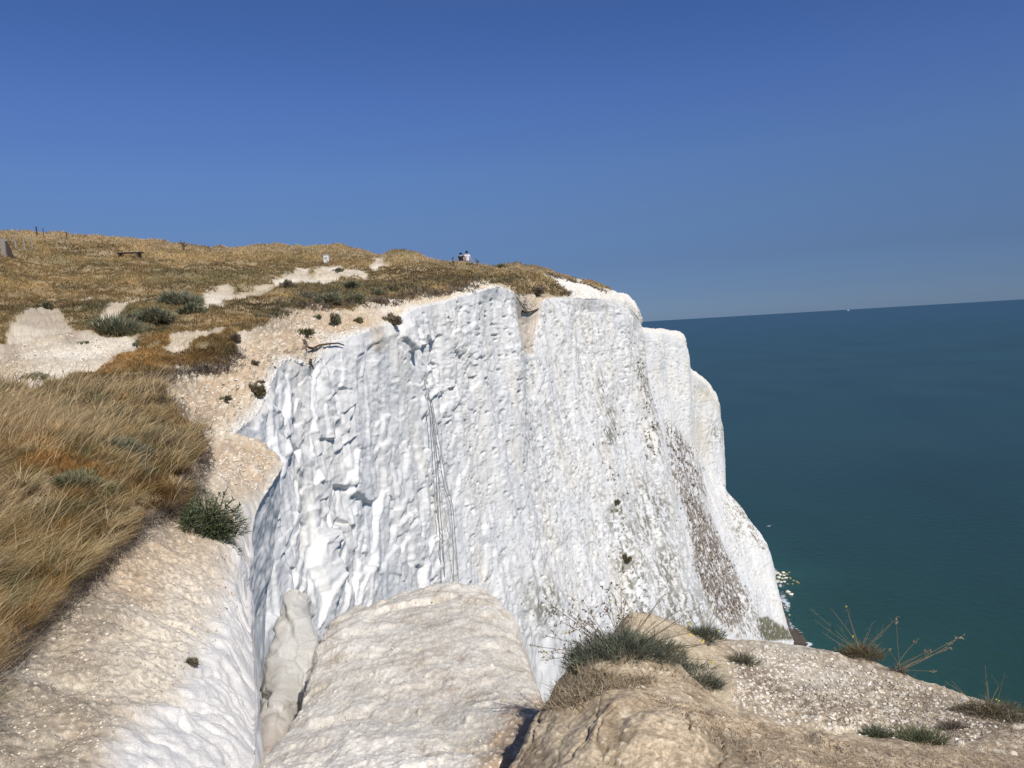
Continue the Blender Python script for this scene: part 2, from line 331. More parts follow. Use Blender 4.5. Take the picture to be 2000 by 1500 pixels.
# crumbly rubble on the bare ground
bare = inland*(1-g)
k1 = cells(X*9, Y*9+Z*4, 201); k2 = cells(X*22, Y*22+Z*9, 202); k3 = cells(X*4, Y*4+Z*2, 203)
peb = (np.clip(.42-k1[0], 0, 1)*.10*(k1[4] > .35)+np.clip(.42-k2[0], 0, 1)*.035)
k1n = cells(X*26, Y*26+Z*14, 211); k2n = cells(X*60, Y*60+Z*30, 212)
nearz = sstep(13, 9, dist)
k1 = tuple(np.where(nearz > .5, a_, b_) for a_, b_ in zip(k1n, k1)); k2 = tuple(np.where(nearz > .5, a_, b_) for a_, b_ in zip(k2n, k2))
dome = lambda d_, r_: np.sqrt(np.clip(1-(d_/r_)**2, 0, 1))
peb = np.where(nearz > .5, dome(k1[0], .35)*.008*(k1[4] > .8)+dome(k2[0], .45)*.003*(k2[4] > .5), dome(k1[0], .42)*.04*(k1[4] > .6)+dome(k2[0], .42)*.015)
WHITE = pm(U0+n_a*45+n_c*28, V0+n_a*30+n_c*14, [(480,990),(452,1080),(425,1180),(385,1280),(310,1370),(225,1480),(200,1700),(560,1700),(560,990)], 50)*(colpos < 6.2)
gritn = fbm(P, 45., 2, 217)
crease = np.abs(vnoise((X*.9+Z*.7+n_a*.25)*5, (Y*.5-Z*.4)*2.2, None, 219)); crease2 = np.abs(vnoise((X+Z+n_a*.2)*13, (Y-Z)*5, None, 221))
peb = peb*(1-WHITE)
H += WHITE*inland*(sstep(.25, .0, crease)*-.028+sstep(.3, .0, crease2)*-.012+n_a*.05)+(1-WHITE)*bare*nearz*gritn*.0025
H += bare*peb*np.clip(dist/9, .7, 2)+bare*n_c*np.where(nearz > .5, .006, .05)+bare*fbm(P, 6., 3, 215)*.010
# turf stands proud of the bare ground and overhangs it
calm = 1-.8*blob(U0, V0, (905,520,55,40))*(dist > 45); H = np.where(isface, H, H*calm)
turf = g*np.clip(.07+dist*.0018, 0, .35)*calm
Pd = P+N*H[..., None]; Pd[..., 2] += turf*inland
# the two scree gullies at the rim are cut back
# colours -----------------------------------------------------------
chalk = C(.79, .775, .74); chalk_c = C(.80, .755, .66); tan = C(.50, .38, .26); cream = C(.66, .575, .44); grey = C(.50, .46, .40)
cA = np.ones(P.shape)*chalk
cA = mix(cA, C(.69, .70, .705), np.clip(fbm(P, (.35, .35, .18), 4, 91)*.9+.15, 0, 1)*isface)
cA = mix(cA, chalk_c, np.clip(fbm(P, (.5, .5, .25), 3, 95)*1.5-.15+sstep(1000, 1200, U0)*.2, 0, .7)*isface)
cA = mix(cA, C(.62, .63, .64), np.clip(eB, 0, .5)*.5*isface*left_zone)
pd3 = cells(a_len/.6+n_a*.5, Z/.2, 137)
pit2 = sstep(.22, .14, pd3[0])*(pd3[4] > .80-.6*pz)*deep*sstep(700, 950, U0)
H2_ = pit2*.07
Pd = Pd-N*H2_[..., None]
cA = mix(cA, C(.33, .33, .32), np.clip(pit*.8*sstep(760, 960, U0)*(pr2 > .3)+pit2*.75, 0, .85))
# fine grey-green lichen speckle in vertical bands
h1 = (colpos < 23.6)*isface
spk = sstep(-.04, .14, fbm(P, (2.2, 2.2, 1.6), 4, 301, .7))
band = blob(U0, V0, (1262,765,16,45),(1275,850,16,60),(1250,720,12,25),(1192,835,18,50),(1205,1010,14,40),(1222,1070,16,60),(1245,1130,20,60),(1270,1010,40,70),(1180,760,12,40),(1300,1120,30,70),(1060,1180,40,50),(1330,1200,50,60),(1255,1010,15,90))
cA = mix(cA, C(.20, .19, .14), spk*np.clip(band*1.3, 0, 1)*h1*.9)
spk2 = sstep(.16, .26, fbm(P, (3.2, 3.2, 2.4), 3, 311, .7))*sstep(930, 1050, U0)
cA = mix(cA, C(.34, .32, .28), spk2*h1*.55)
# bedding joints with flint lines
flint = sstep(.035, .0, np.abs(((Z+X*.05+n_a*.25)/4.3) % 1-.5))*sstep(.0, .3, fbm(P, (.3, .3, .1), 3, 319))*sstep(950, 1100, U0)*isface
cA = mix(cA, C(.33, .32, .30), flint*.65)
# talus brown band between the first and second headland, green toe at the third
h23 = (colpos > 23.2)*isface
tal = pm(Uw, Vw, [(1330,967),(1370,970),(1393,1027),(1423,1090),(1440,1140),(1457,1173),(1447,1215),(1432,1235),(1390,1200),(1373,1163),(1353,1120),(1347,1047)], 5)
tal2 = pm(U0, V0, [(1292,822),(1320,837),(1345,867),(1365,915),(1378,970),(1330,975),(1312,940),(1300,880)], 7)
tn = fbm(P, 1.6, 4, 401, .75)
tal_s = np.maximum(tal*sstep(-.22, .0, tn), tal2*sstep(-.06, .10, tn))
tal_s = np.maximum(tal_s, pm(U0, V0, [(1440,1140),(1465,1160),(1488,1245),(1440,1245)], 6)*sstep(-.05, .15, tn)*.8)
cA = mix(cA, C(.19, .145, .105), tal_s*h23*.92)
toe = pm(Uw, Vw, [(1473,1207),(1500,1203),(1523,1217),(1556,1250),(1487,1252)], 3)*sstep(-.5, -.1, tn)
cA = mix(cA, C(.12, .11, .05), toe*h23*.92)
sp3 = sstep(.08, .2, tn)*blob(U0, V0, (1440,1030,18,60),(1425,1000,15,40),(1470,1190,20,40),(1400,850,20,30),(1470,1010,10,60))*h23
cA = mix(cA, C(.22, .20, .13), sp3*.8)
cA = mix(cA, C(.70, .62, .48), blob(U0, V0, (1368,850,16,40),(1380,770,20,16))*h23*.7)
cA = mix(cA, C(.25, .2, .12), (poly_sd(U0, V0, [(1412,948),(1452,1003),(1495,1070),(1490,1072),(1445,1008)]) < 2)*sstep(.0, .2, tn)*h23*.8)
# inland bare ground
k = inland*(1-g)
bareC = np.ones(P.shape)*cream
bareC = mix(bareC, C(.72, .68, .60), sstep(-.1, .5, n_b+n_a))
tanm = blob(U0, V0, (470,900,60,30),(530,700,60,50),(360,1080,90,40),(560,670,50,30),(400,780,70,40),(450,745,60,30),(600,612,60,22),(650,637,60,18),(690,632,50,20),(450,890,70,26),(480,935,40,30),(585,640,30,30),(330,1130,120,55),(250,1100,90,50),(1035,600,20,40),(1045,575,30,12),(380,1010,60,50))
bareC = mix(bareC, tan, np.clip(tanm*1.9, 0, 1)*np.clip(.85+n_c*.5, 0, 1))
greym = blob(U0, V0, (340,745,50,30),(520,630,60,22),(330,760,30,40),(90,1360,130,150),(330,1010,70,40),(0,1450,150,140),(150,1210,90,60),(395,900,18,60),(380,830,30,30),(1030,578,40,10))
bareC = mix(bareC, C(.76, .70, .59), np.clip(blob(U0, V0, (270,1330,120,110),(370,1190,60,90),(330,1250,90,60))*1.1, 0, .8)*(colpos < 6.2))
bareC = mix(bareC, C(.27, .22, .165), np.clip(greym*1.5, 0, .9)*np.clip(.8+n_c, 0, 1))
stone = np.clip(.45-k1[0], 0, 1)*2.5*(k1[4] > .78)+np.clip(.45-k2[0], 0, 1)*2.0*(k2[4] > .8)
bareC = mix(bareC, np.where(nearz[..., None] > .5, C(.72, .65, .53), C(.82, .77, .66)), np.clip(stone, 0, .65))
bareC = mix(bareC, C(.33, .26, .19), np.clip((k1[0]-.52)*2.2, 0, .4)*np.clip(tanm+greym+.35, 0, 1))
whiten = np.maximum(np.clip((16-(rowi-TF))/16., 0, 1), blob(U0, V0, (460,1230,50,220),(478,1060,22,90),(420,1440,110,90),(485,1450,70,90))*1.3)*inland
whiten = np.maximum(whiten*np.where(colpos < 6.2, .5, 1), WHITE*1.1); whiten = np.maximum(whiten, (colpos > 19.3)*np.clip(1-g*2, 0, 1)*.8)
bareC = bareC*(1+np.where(nearz > .5, .35, .15)*np.clip(gritn*1.6, -1, 1)*(1-WHITE))[..., None]
bareC = bareC*C(1.02, .99, .94)
bareC = mix(bareC, C(.78, .75, .695), np.clip(whiten+n_c*.15, 0, 1))
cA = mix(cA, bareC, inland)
pcol = mix(np.ones(P.shape)*C(.74, .68, .58), C(.55, .46, .34), np.clip(.3+n_b*1.2+n_a*.8+blob(U0, V0, (60,665,60,30),(120,640,40,25),(30,720,40,20),(220,690,60,14),(110,655,80,20),(380,662,80,20),(490,575,60,14)), 0, 1))
pcol = mix(pcol, C(.40, .33, .25), np.clip(blob(U0, V0, (90,625,60,12),(20,690,20,30),(140,660,16,16),(380,650,60,6))*1.2+n_c*.3, 0, .8))
cA = mix(cA, pcol, pth*inland)
# scree gullies, on the face
ch = np.maximum.reduce([pm(Uw, V0, [(590,664),(612,668),(612,700),(606,718),(597,712)], 3), pm(Uw, V0, [(716,600),(742,604),(748,680),(735,692),(724,678),(722,640)], 3)*.8, pm(U0+n_c*4, V0, [(1004,566),(1060,572),(1055,620),(1044,690),(1036,690),(1022,640)], 4)])
scr = mix(np.ones(P.shape)*C(.60, .50, .38), C(.80, .74, .64), np.clip(stone, 0, 1))
cA = mix(cA, scr, ch*(colpos < 22)*.85)
cA = mix(cA, C(.73, .67, .57), np.clip((rowi-(TF-22))/22., 0, 1)*isface*sstep(700, 560, U0)*.5)
# turf soil
turfC = mix(np.ones(P.shape)*C(.42, .32, .19), C(.28, .21, .12), np.clip(.4+n_a*1.4, 0, 1))
turfC = mix(turfC, C(.16, .15, .075), np.clip(n_b*1.6+.05, 0, .6))
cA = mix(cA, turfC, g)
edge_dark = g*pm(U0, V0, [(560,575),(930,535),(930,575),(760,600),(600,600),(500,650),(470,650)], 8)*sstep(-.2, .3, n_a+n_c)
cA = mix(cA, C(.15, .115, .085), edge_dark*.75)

Vd = Pd.reshape(-1, 3); Cd = cA.reshape(-1, 3)
FC = grid_faces(NS, NR)
fr = np.repeat(np.arange(NS-1), NR-1); rr = np.tile(np.arange(NR-1), NS-1)
fg = g.ravel()[FC[:, 0]]; fp = pth.ravel()[FC[:, 0]]
cls = np.where(rr < TF, 0, np.where(fp > .5, 2, np.where(fg > .5, 1, 3)))
cp = colpos.ravel()[FC[:, 0]]
cls = np.where((cls == 0) & (cp < 6.2), 4, cls); cls = np.where((cls == 3) & (cp < 6.2), 4, cls)
for cl, nm, lb in ((0, "cliff", "white chalk cliff face"), (1, "hillside", "dry grassy clifftop hillside"), (2, "path", "worn white chalk path"), (3, "cliff_rim", "bare eroded rim"), (4, "chalk_slope", "near chalk slope")):
    sel = FC[cls == cl]
    structure(sub_object(nm, Vd, sel, Cd, M_land if cl != 4 else M_near))

# ------------------------------------------------------------------ foreground patches
def patch(ctrl, nu, nv):
    ctrl = np.array(ctrl, float); R, Cc, _ = ctrl.shape
    W = at(ctrl[..., 0], ctrl[..., 1], ctrl[..., 2])
    dc = np.hypot(np.diff(ctrl[..., 0], axis=1), np.diff(ctrl[..., 1], axis=1)).mean(0); s = np.r_[0, np.cumsum(dc)]
    W2 = np.stack([pchip(s, W[i], np.linspace(0, s[-1], nu)) for i in range(R)])
    dr = np.hypot(np.diff(ctrl[..., 0], axis=0), np.diff(ctrl[..., 1], axis=0)).mean(1)+1; t = np.r_[0, np.cumsum(dr)]
    return pchip(t, W2, np.linspace(0, t[-1], nv))
# pale rounded chalk spur
sp = [
 [(330,1950,3.5),(430,1700,3.3),(560,1660,3.25),(700,1650,3.2),(850,1640,3.15),(1000,1640,3.1),(1150,1620,3.0),(1300,1650,3.0)],
 [(450,1700,4.4),(497,1505,4.2),(570,1480,4.15),(700,1460,4.1),(850,1450,4.05),(960,1450,4.0),(1080,1450,3.9),(1200,1560,3.9)],
 [(560,1560,5.6),(580,1395,5.3),(640,1370,5.3),(720,1350,5.25),(850,1340,5.2),(960,1340,5.1),(1058,1380,5.0),(1100,1620,5.1)],
 [(610,1480,6.3),(612,1290,6.1),(660,1275,6.1),(740,1262,6.1),(850,1250,6.0),(960,1255,6.0),(1040,1302,5.9),(1072,1560,6.1)],
 [(660,1430,7.2),(640,1222,7.0),(690,1208,7.0),(760,1195,7.0),(850,1186,7.0),(950,1192,7.0),(1010,1232,6.9),(1050,1500,7.1)],
 [(730,1400,8.0),(700,1196,7.7),(745,1176,7.8),(800,1156,7.8),(860,1142,7.8),(920,1145,7.8),(975,1180,7.7),(1025,1450,7.9)],
 [(740,1420,8.1),(710,1230,8.0),(750,1200,8.1),(805,1185,8.1),(860,1170,8.2),(918,1175,8.1),(972,1215,8.0),(1020,1470,8.0)],
 [(745,1700,8.2),(720,1600,8.1),(755,1600,8.2),(810,1600,8.2),(860,1600,8.2),(916,1600,8.2),(968,1600,8.1),(1015,1700,8.1)]]
S = patch(sp, 560, 520); SN = grid_normals(S); SN *= np.sign(SN[200, 280, 2]); SU, SV = proj(S)
sa = fbm(S, 1.4, 5, 501); sb = fbm(S, 6., 5, 503, .6); sc_ = fbm(S, 22., 3, 505)
q1 = cells(S[..., 0]*14, S[..., 1]*14+S[..., 2]*8, 507); scr_ = fbm(S, (9., 3., 9.), 4, 511, .65)
q2 = cells(S[..., 0]*40, S[..., 1]*40+S[..., 2]*20, 509)
big_s = (q1[4] > .9)*np.clip(.4-q1[0], 0, 1)
sd_ = fbm(S, 55., 2, 506)
pS, qS = plates((S[..., 0]+sa*.15)/.62, (S[..., 1]*1.0+sa*.2)/.55, 517, 1.3, 26.); pT, qT = plates((S[..., 0]+sa*.1)/.2, (S[..., 1]+sb*.05)/.17, 519, 1.0, 18.); rg_ = 1-np.abs(fbm(S, 1.1, 3, 513))*2; rg2 = 1-np.abs(fbm(S, (3.5, 2.2, 3.5), 3, 515))*2
SH = (rg_-.8)*.018+(rg2-.8)*.012+sa*.07+pS*.05*sstep(.3, -.2, fbm(S, .8, 2, 521))+pT*.016-qS*.012+sb*.012+sc_*.006+sd_*.004+dome(q1[0], .3)*.012*(q1[4] > .95)+dome(q2[0], .42)*.005*(q2[4] > .6)
soil_m = np.clip(pm(SU+sb*40, SV+sb*30, [(1075,1350),(1000,1375),(955,1440),(935,1520),(930,1900),(1400,1900),(1400,1350)], 25), 0, 1)
Sd = S+SN*SH[..., None]
scol = mix(np.ones(S.shape)*C(.63, .60, .535), C(.73, .705, .65), np.clip(.5+sa*1.3+sb*.8, 0, 1))
scol = mix(scol, C(.50, .45, .38), np.clip(scr_*1.6-.12, 0, .5))
scol = mix(scol, C(.48, .42, .34), np.clip(-sb*2.2-.25+blob(SU, SV, (950,1150,80,20),(640,1250,40,40))*.6, 0, .7))
scol = mix(scol, C(.83, .79, .71), np.clip((q2[4] > .8)*np.clip(.4-q2[0], 0, 1)*1.6, 0, .9))
scol = mix(scol, C(.83, .80, .75), blob(SU, SV, (700,1470,110,70),(620,1500,100,60))*.6)
ssoil = mix(np.ones(S.shape)*C(.40, .30, .21), C(.80, .72, .62), np.clip((q2[4] > .72)*np.clip(.42-q2[0], 0, 1)*5, 0, 1))
scol = mix(scol, ssoil, soil_m*.9)
gm = blob(SU, SV, (885,1340,50,25),(850,1320,30,15),(930,1320,40,10))*sstep(0, .4, sc_+sb)
scol = mix(scol, C(.47, .36, .28), gm*.7)
scol = scol*C(1.03, 1.0, .95)*(1+.30*np.clip(sd_+sc_*.6, -1, 1))[..., None]
structure(mesh_np("chalk_spur", Sd, grid_faces(*S.shape[:2]), M_near, scol, smooth=True))

# chalk buttress squeezed between nose and spur
bt = [
 [(480,1750,3.9),(500,1640,3.9),(530,1600,3.9),(560,1640,3.95),(600,1750,4.1)],
 [(500,1600,5.4),(506,1500,5.2),(525,1475,5.15),(545,1490,5.2),(580,1600,5.4)],
 [(512,1500,6.6),(514,1400,6.4),(540,1380,6.3),(575,1395,6.4),(600,1500,6.6)],
 [(522,1420,7.6),(524,1330,7.4),(555,1310,7.3),(600,1330,7.4),(620,1420,7.7)],
 [(524,1340,8.6),(528,1255,8.3),(565,1235,8.2),(618,1240,8.3),(640,1330,8.6)],
 [(540,1300,9.1),(545,1195,8.8),(572,1180,8.8),(608,1205,8.9),(630,1300,9.2)],
 [(555,1260,9.4),(560,1156,9.2),(578,1150,9.2),(602,1160,9.3),(618,1260,9.5)],
 [(562,1700,9.6),(566,1600,9.5),(580,1600,9.5),(600,1600,9.6),(615,1700,9.6)]]
B = patch(bt, 190, 420); BN = grid_normals(B); BN *= np.sign(BN[200, 95, 2]+1e-9); BU, BV = proj(B)
ba = fbm(B, (1.6, 1.6, 3.), 5, 601); bb = fbm(B, (5., 5., 12.), 4, 603, .6)
bc = cells(B[..., 0]*2.4+B[..., 1]*.7, B[..., 2]*3.5+B[..., 1]*.8, 605)
bd2 = cells(B[..., 0]*6+ba, B[..., 2]*8+B[..., 1]*2+ba, 607)
st_ = (B[..., 2]*2.6+B[..., 0]*.5+ba*.5) % 1; joint = sstep(.10, .0, st_)+sstep(.90, 1., st_)
pA, qA = plates((B[..., 0]*1.0+B[..., 1]*.35+ba*.08)/.34, (B[..., 2]+B[..., 1]*.35+ba*.1)/.26, 611, 1.2, 40.); pB, qB = plates((B[..., 0]+B[..., 1]*.3+ba*.05)/.14, (B[..., 2]+B[..., 1]*.3)/.11, 613, 1.0, 24.)
Bd = B+BN*(pA*.05+pB*.02-qA*.02+ba*.02+bb*.006)[..., None]; joint = np.clip(qA*1.6, 0, 1)
bcol = mix(np.ones(B.shape)*C(.66, .625, .55), C(.78, .755, .70), np.clip(.5+ba*1.5, 0, 1))
bcol = mix(bcol, C(.43, .40, .34), np.clip(bb*1.8-.2, 0, .6)); bcol = mix(bcol, C(.58, .46, .35), blob(BU, BV, (535,1460,40,60))*.6)
bcol = mix(bcol, C(.40, .36, .30), joint*.45*(bb > -.15)); bcol = mix(bcol, C(.57, .56, .50), blob(BU, BV, (590,1250,26,60))*.5)
structure(mesh_np("chalk_buttress", Bd, grid_faces(*B.shape[:2]), M_near, bcol, smooth=True))
# back wall of the fissure, so no gap opens below the cove
# earth mound in front
mo = [
 [(780,2000,2.6),(900,1900,2.5),(1050,1850,2.4),(1200,1830,2.35),(1350,1820,2.3),(1550,1820,2.3),(1800,1820,2.3),(2100,1850,2.3),(2500,1900,2.3)],
 [(900,1760,3.1),(985,1640,2.95),(1070,1600,2.8),(1200,1580,2.75),(1350,1570,2.75),(1550,1580,2.8),(1800,1590,2.8),(2100,1600,2.8),(2500,1620,2.9)],
 [(940,1640,3.5),(1010,1500,3.3),(1080,1470,3.15),(1200,1450,3.1),(1350,1450,3.15),(1550,1475,3.25),(1800,1510,3.2),(2100,1530,3.2),(2500,1560,3.3)],
 [(1000,1600,3.9),(1035,1420,3.7),(1095,1385,3.5),(1200,1360,3.5),(1330,1375,3.5),(1480,1430,3.5),(1750,1475,3.45),(2100,1500,3.4),(2500,1530,3.5)],
 [(1060,1560,4.2),(1072,1355,4.0),(1120,1315,3.9),(1200,1290,3.9),(1310,1310,3.85),(1430,1390,3.8),(1700,1450,3.7),(2100,1480,3.6),(2500,1500,3.7)],
 [(1100,1520,4.5),(1105,1315,4.3),(1150,1275,4.25),(1215,1260,4.25),(1300,1285,4.15),(1420,1385,4.0),(1690,1448,3.85),(2100,1478,3.7),(2500,1495,3.8)],
 [(1120,1700,4.7),(1120,1500,4.6),(1160,1450,4.6),(1220,1430,4.6),(1300,1430,4.5),(1420,1500,4.3),(1690,1560,4.1),(2100,1600,4.0),(2500,1600,4.0)]]
Mo = patch(mo, 760, 460); MN = grid_normals(Mo); MN *= np.sign(MN[200, 350, 2]); MU, MV = proj(Mo)
ma = fbm(Mo, 2.2, 5, 701); mb = fbm(Mo, 9., 5, 703, .6); mc = fbm(Mo, 34., 3, 705)
mw = Mo[..., 0]*.8-Mo[..., 1]*.3
cr = cells((Mo[..., 0]+Mo[..., 1]*.9+ma*.25+mb*.08)*15, (Mo[..., 0]*.6-Mo[..., 1]*.6+Mo[..., 2]+ma*.2+mb*.08)*7, 707)
crk = sstep(.14, .0, cr[1]-cr[0])
frontm = sstep(1800, 1450, MU)*sstep(1330, 1420, MV)*sstep(-.25, .15, fbm(Mo, 1.3, 3, 709)+.12)
m2 = cells(Mo[..., 0]*30, Mo[..., 1]*30+Mo[..., 2]*20, 711); m1 = cells(Mo[..., 0]*12, Mo[..., 1]*12+Mo[..., 2]*8, 713)
md_ = fbm(Mo, 70., 2, 717)
rill = vnoise((Mo[..., 0]*.8-Mo[..., 1]*.5+ma*.25)*9, (Mo[..., 0]*.4+Mo[..., 1]*.7)*1.6, None, 719)
crv = sstep(.10, .0, np.abs(vnoise((Mo[..., 0]*.9-Mo[..., 1]*.5+ma*.3)*6, (Mo[..., 0]*.5+Mo[..., 1]*.8+mb*.1)*2.2, None, 723)))*frontm
MH = -crv*.022+ma*.05+mb*.012+mc*.002+md_*.002-crk*frontm*.008+(cr[4]-.5)*.006*frontm+rill*.03*sstep(1800, 1500, MU)*sstep(1330, 1400, MV)+dome(m2[0], .4)*.003*(m2[4] > .85)
edge0 = sstep(1.0, .0, np.zeros_like(MU))
Md = Mo+MN*MH[..., None]
mcol = mix(np.ones(Mo.shape)*C(.46, .375, .275), C(.58, .495, .385), np.clip(.5+ma*1.3+mb, 0, 1))
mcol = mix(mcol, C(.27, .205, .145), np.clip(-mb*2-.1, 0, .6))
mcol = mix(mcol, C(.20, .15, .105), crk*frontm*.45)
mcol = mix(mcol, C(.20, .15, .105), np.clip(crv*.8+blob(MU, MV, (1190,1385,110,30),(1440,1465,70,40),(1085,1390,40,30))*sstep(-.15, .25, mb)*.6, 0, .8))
mcol = mix(mcol, C(.74, .67, .56), np.clip((m2[4] > .82)*np.clip(.4-m2[0], 0, 1)*6+(m1[4] > .93)*np.clip(.35-m1[0], 0, 1)*8, 0, .9)*.8)
mcol = mix(mcol, C(.60, .53, .42), np.clip(blob(MU, MV, (1120,1450,80,60))*.5+mb*.3, 0, 1))
mcol = mix(mcol, C(.29, .21, .15), blob(MU, MV, (1900,1480,160,30),(1500,1480,80,20))*np.clip(.5+mb*2, 0, 1)*.6)
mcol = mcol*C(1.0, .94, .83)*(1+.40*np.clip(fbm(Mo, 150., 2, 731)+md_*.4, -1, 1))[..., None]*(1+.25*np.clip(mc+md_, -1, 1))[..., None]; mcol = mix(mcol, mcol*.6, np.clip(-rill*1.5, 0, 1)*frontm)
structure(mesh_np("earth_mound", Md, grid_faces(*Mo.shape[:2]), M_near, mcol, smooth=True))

# gravel ledge behind it, with the tan lump on its left
le = [
 [(1080,1800,4.2),(1150,1700,4.1),(1250,1600,4.0),(1330,1560,3.95),(1420,1530,3.9),(1550,1560,3.8),(1750,1620,3.6),(2000,1650,3.5),(2350,1680,3.5),(2700,1900,3.5)],
 [(1080,1750,4.7),(1150,1600,4.6),(1240,1480,4.5),(1330,1440,4.45),(1420,1420,4.4),(1550,1450,4.3),(1750,1490,4.1),(2000,1520,3.9),(2350,1550,3.9),(2700,1800,3.9)],
 [(1110,1700,5.2),(1165,1440,5.1),(1240,1350,5.0),(1330,1330,4.95),(1410,1345,4.95),(1530,1370,4.9),(1720,1415,4.6),(1960,1440,4.35),(2300,1480,4.3),(2600,1700,4.4)],
 [(1140,1650,5.5),(1175,1300,5.4),(1240,1240,5.35),(1320,1250,5.4),(1410,1300,5.5),(1510,1320,5.5),(1690,1370,5.2),(1930,1400,4.85),(2200,1440,4.7),(2500,1650,4.8)],
 [(1160,1600,5.8),(1185,1250,5.7),(1240,1196,5.7),(1310,1214,5.85),(1400,1258,6.0),(1500,1278,6.1),(1650,1310,5.9),(1880,1362,5.4),(2100,1425,5.1),(2400,1600,5.2)],
 [(1170,1600,6.0),(1190,1300,5.95),(1240,1240,6.0),(1310,1240,6.2),(1400,1246,6.5),(1490,1248,6.7),(1620,1272,6.5),(1850,1346,5.9),(2040,1408,5.5),(2350,1600,5.5)],
 [(1180,1800,6.2),(1195,1500,6.2),(1240,1450,6.3),(1310,1350,6.5),(1400,1290,6.8),(1490,1290,7.0),(1620,1320,6.8),(1850,1400,6.2),(2030,1470,5.8),(2340,1700,5.8)],
 [(1180,2400,6.4),(1195,2400,6.5),(1240,2400,6.5),(1310,2400,6.7),(1400,2400,7.0),(1490,2400,7.2),(1620,2400,7.1),(1840,2400,6.5),(2020,2400,6.1),(2330,2400,6.0)]]
Le = patch(le, 720, 520); LN = grid_normals(Le); LN *= np.sign(LN[200, 350, 2]); LU, LV = proj(Le)
la = fbm(Le, 1.6, 5, 801); lb_ = fbm(Le, 7., 5, 803, .6); lc = fbm(Le, 26., 3, 805)
l1 = cells(Le[..., 0]*16, Le[..., 1]*16+Le[..., 2]*8, 807); l2 = cells(Le[..., 0]*36, Le[..., 1]*36+Le[..., 2]*18, 809)
lump = pm(LU+lb_*10, LV+lb_*8, [(1150,1290),(1185,1235),(1240,1190),(1300,1205),(1395,1250),(1430,1290),(1440,1400),(1150,1420)], 12)
gr = 1-lump
LH = la*.06+lb_*.022+lc*.003+gr*(dome(l1[0], .38)*.008*(l1[4] > .8)+dome(l2[0], .38)*.003*(l2[4] > .6))+fbm(Le, 60., 2, 811)*.0015
LH = LH*np.where(LE_ := (LV > 1900), 0, 1)
Ld = Le+LN*LH[..., None]
lcol = mix(np.ones(Le.shape)*C(.52, .44, .33), C(.38, .30, .215), np.clip(.45+la*1.6, 0, 1))
lcol = mix(lcol, C(.82, .77, .66), np.clip(gr*((l1[4] > .6)*np.clip(.48-l1[0], 0, 1)*3.2+(l2[4] > .55)*np.clip(.45-l2[0], 0, 1)*2.5)*(.6+.6*sstep(-.3, .3, lb_+la)), 0, .8))
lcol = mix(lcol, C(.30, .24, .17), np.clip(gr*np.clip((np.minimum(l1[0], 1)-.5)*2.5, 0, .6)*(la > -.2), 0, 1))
lcol = mix(lcol, C(.66, .63, .55), blob(LU, LV, (1540,1265,90,30),(1480,1300,60,30),(1600,1330,90,40))*.45)
lcol = mix(lcol, C(.24, .175, .125), blob(LU, LV, (1500,1350,60,16),(1760,1310,60,16),(1460,1320,40,14),(1800,1365,60,14),(1930,1410,80,30),(1690,1290,40,12),(1550,1375,40,12))*sstep(-.3, .2, lb_)*.75)
lcol = mix(lcol, mix(np.ones(Le.shape)*C(.47, .39, .28), C(.56, .48, .36), np.clip(.5+lb_*1.5, 0, 1)), lump)
lcol = lcol*C(1.04, 1.01, .95)*(1+.35*np.clip(lc+fbm(Le, 70., 2, 821), -1, 1))[..., None]
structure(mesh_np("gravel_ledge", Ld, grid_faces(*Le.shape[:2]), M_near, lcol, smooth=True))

# ------------------------------------------------------------------ ray casting onto the built ground
def decim(Pg, st):
    Q = Pg[::st, ::st]; return Q.reshape(-1, 3), grid_faces(*Q.shape[:2])
vv, ff, off = [], [], 0
for Pg, st in ((Pd, 3), (Sd, 4), (Bd, 3), (Md, 4), (Ld, 4)):
    a, b = decim(Pg, st); vv.append(a); ff.append(b+off); off += len(a)
BV_ = BVHTree.FromPolygons(np.concatenate(vv).tolist(), np.concatenate(ff).tolist())
def hit(u, v, Ymin=0):
    for k in range(14):
        a = hit0(u, v+k*3, Ymin)
        if a[0] is not None: return a
    print("MISS", u, v); return None, None
def hit0(u, v, Ymin=0):
    d = Vector(ray(u, v)); o = Vector((0, 0, 0))
    if Ymin: o = d*(Ymin/d.y)
    h = BV_.ray_cast(o, d)
    if h[0] is None: return None, None
    n = h[1]
    if n.dot(d) > 0: n = -n
    return h[0], n
def drop(p, up=3.0):
    h = BV_.ray_cast(Vector(p)+Vector((0, 0, up)), Vector((0, 0, -1))); return h[0]

# ------------------------------------------------------------------ blades, tubes, plants
def blade_arrays(B0, D, L, W, bend, colr, nseg=2, side=None):
    n = len(B0); D = D/np.linalg.norm(D, axis=1, keepdims=True)
    if side is None:
        ang = RNG.uniform(-.9, .9, n); side = np.stack([np.cos(ang), np.sin(ang), np.zeros(n)], 1)
    ts = np.linspace(0, 1, nseg+1); rows = []
    for t in ts[:-1]:
        c = B0+D*(L*t)[:, None]+bend*(L*t*t)[:, None]; w = (W*(1-t*.45)*.5)[:, None]
        rows += [c-side*w, c+side*w]
    rows.append(B0+D*L[:, None]+bend*L[:, None])
    Vv = np.stack(rows, 1); k = Vv.shape[1]; base = (np.arange(n)*k)[:, None]; fs = []
    for s in range(nseg-1):
        a = 2*s; fs += [[a, a+1, a+3], [a, a+3, a+2]]
    a = 2*(nseg-1); fs.append([a, a+1, a+2])
    Ff = (base[:, None, :]+np.array(fs)[None]).reshape(-1, 3)
    tint = np.linspace(.65, 1.15, k)[None, :, None]
    return Vv.reshape(-1, 3), Ff, (colr[:, None, :]*tint).reshape(-1, 3)
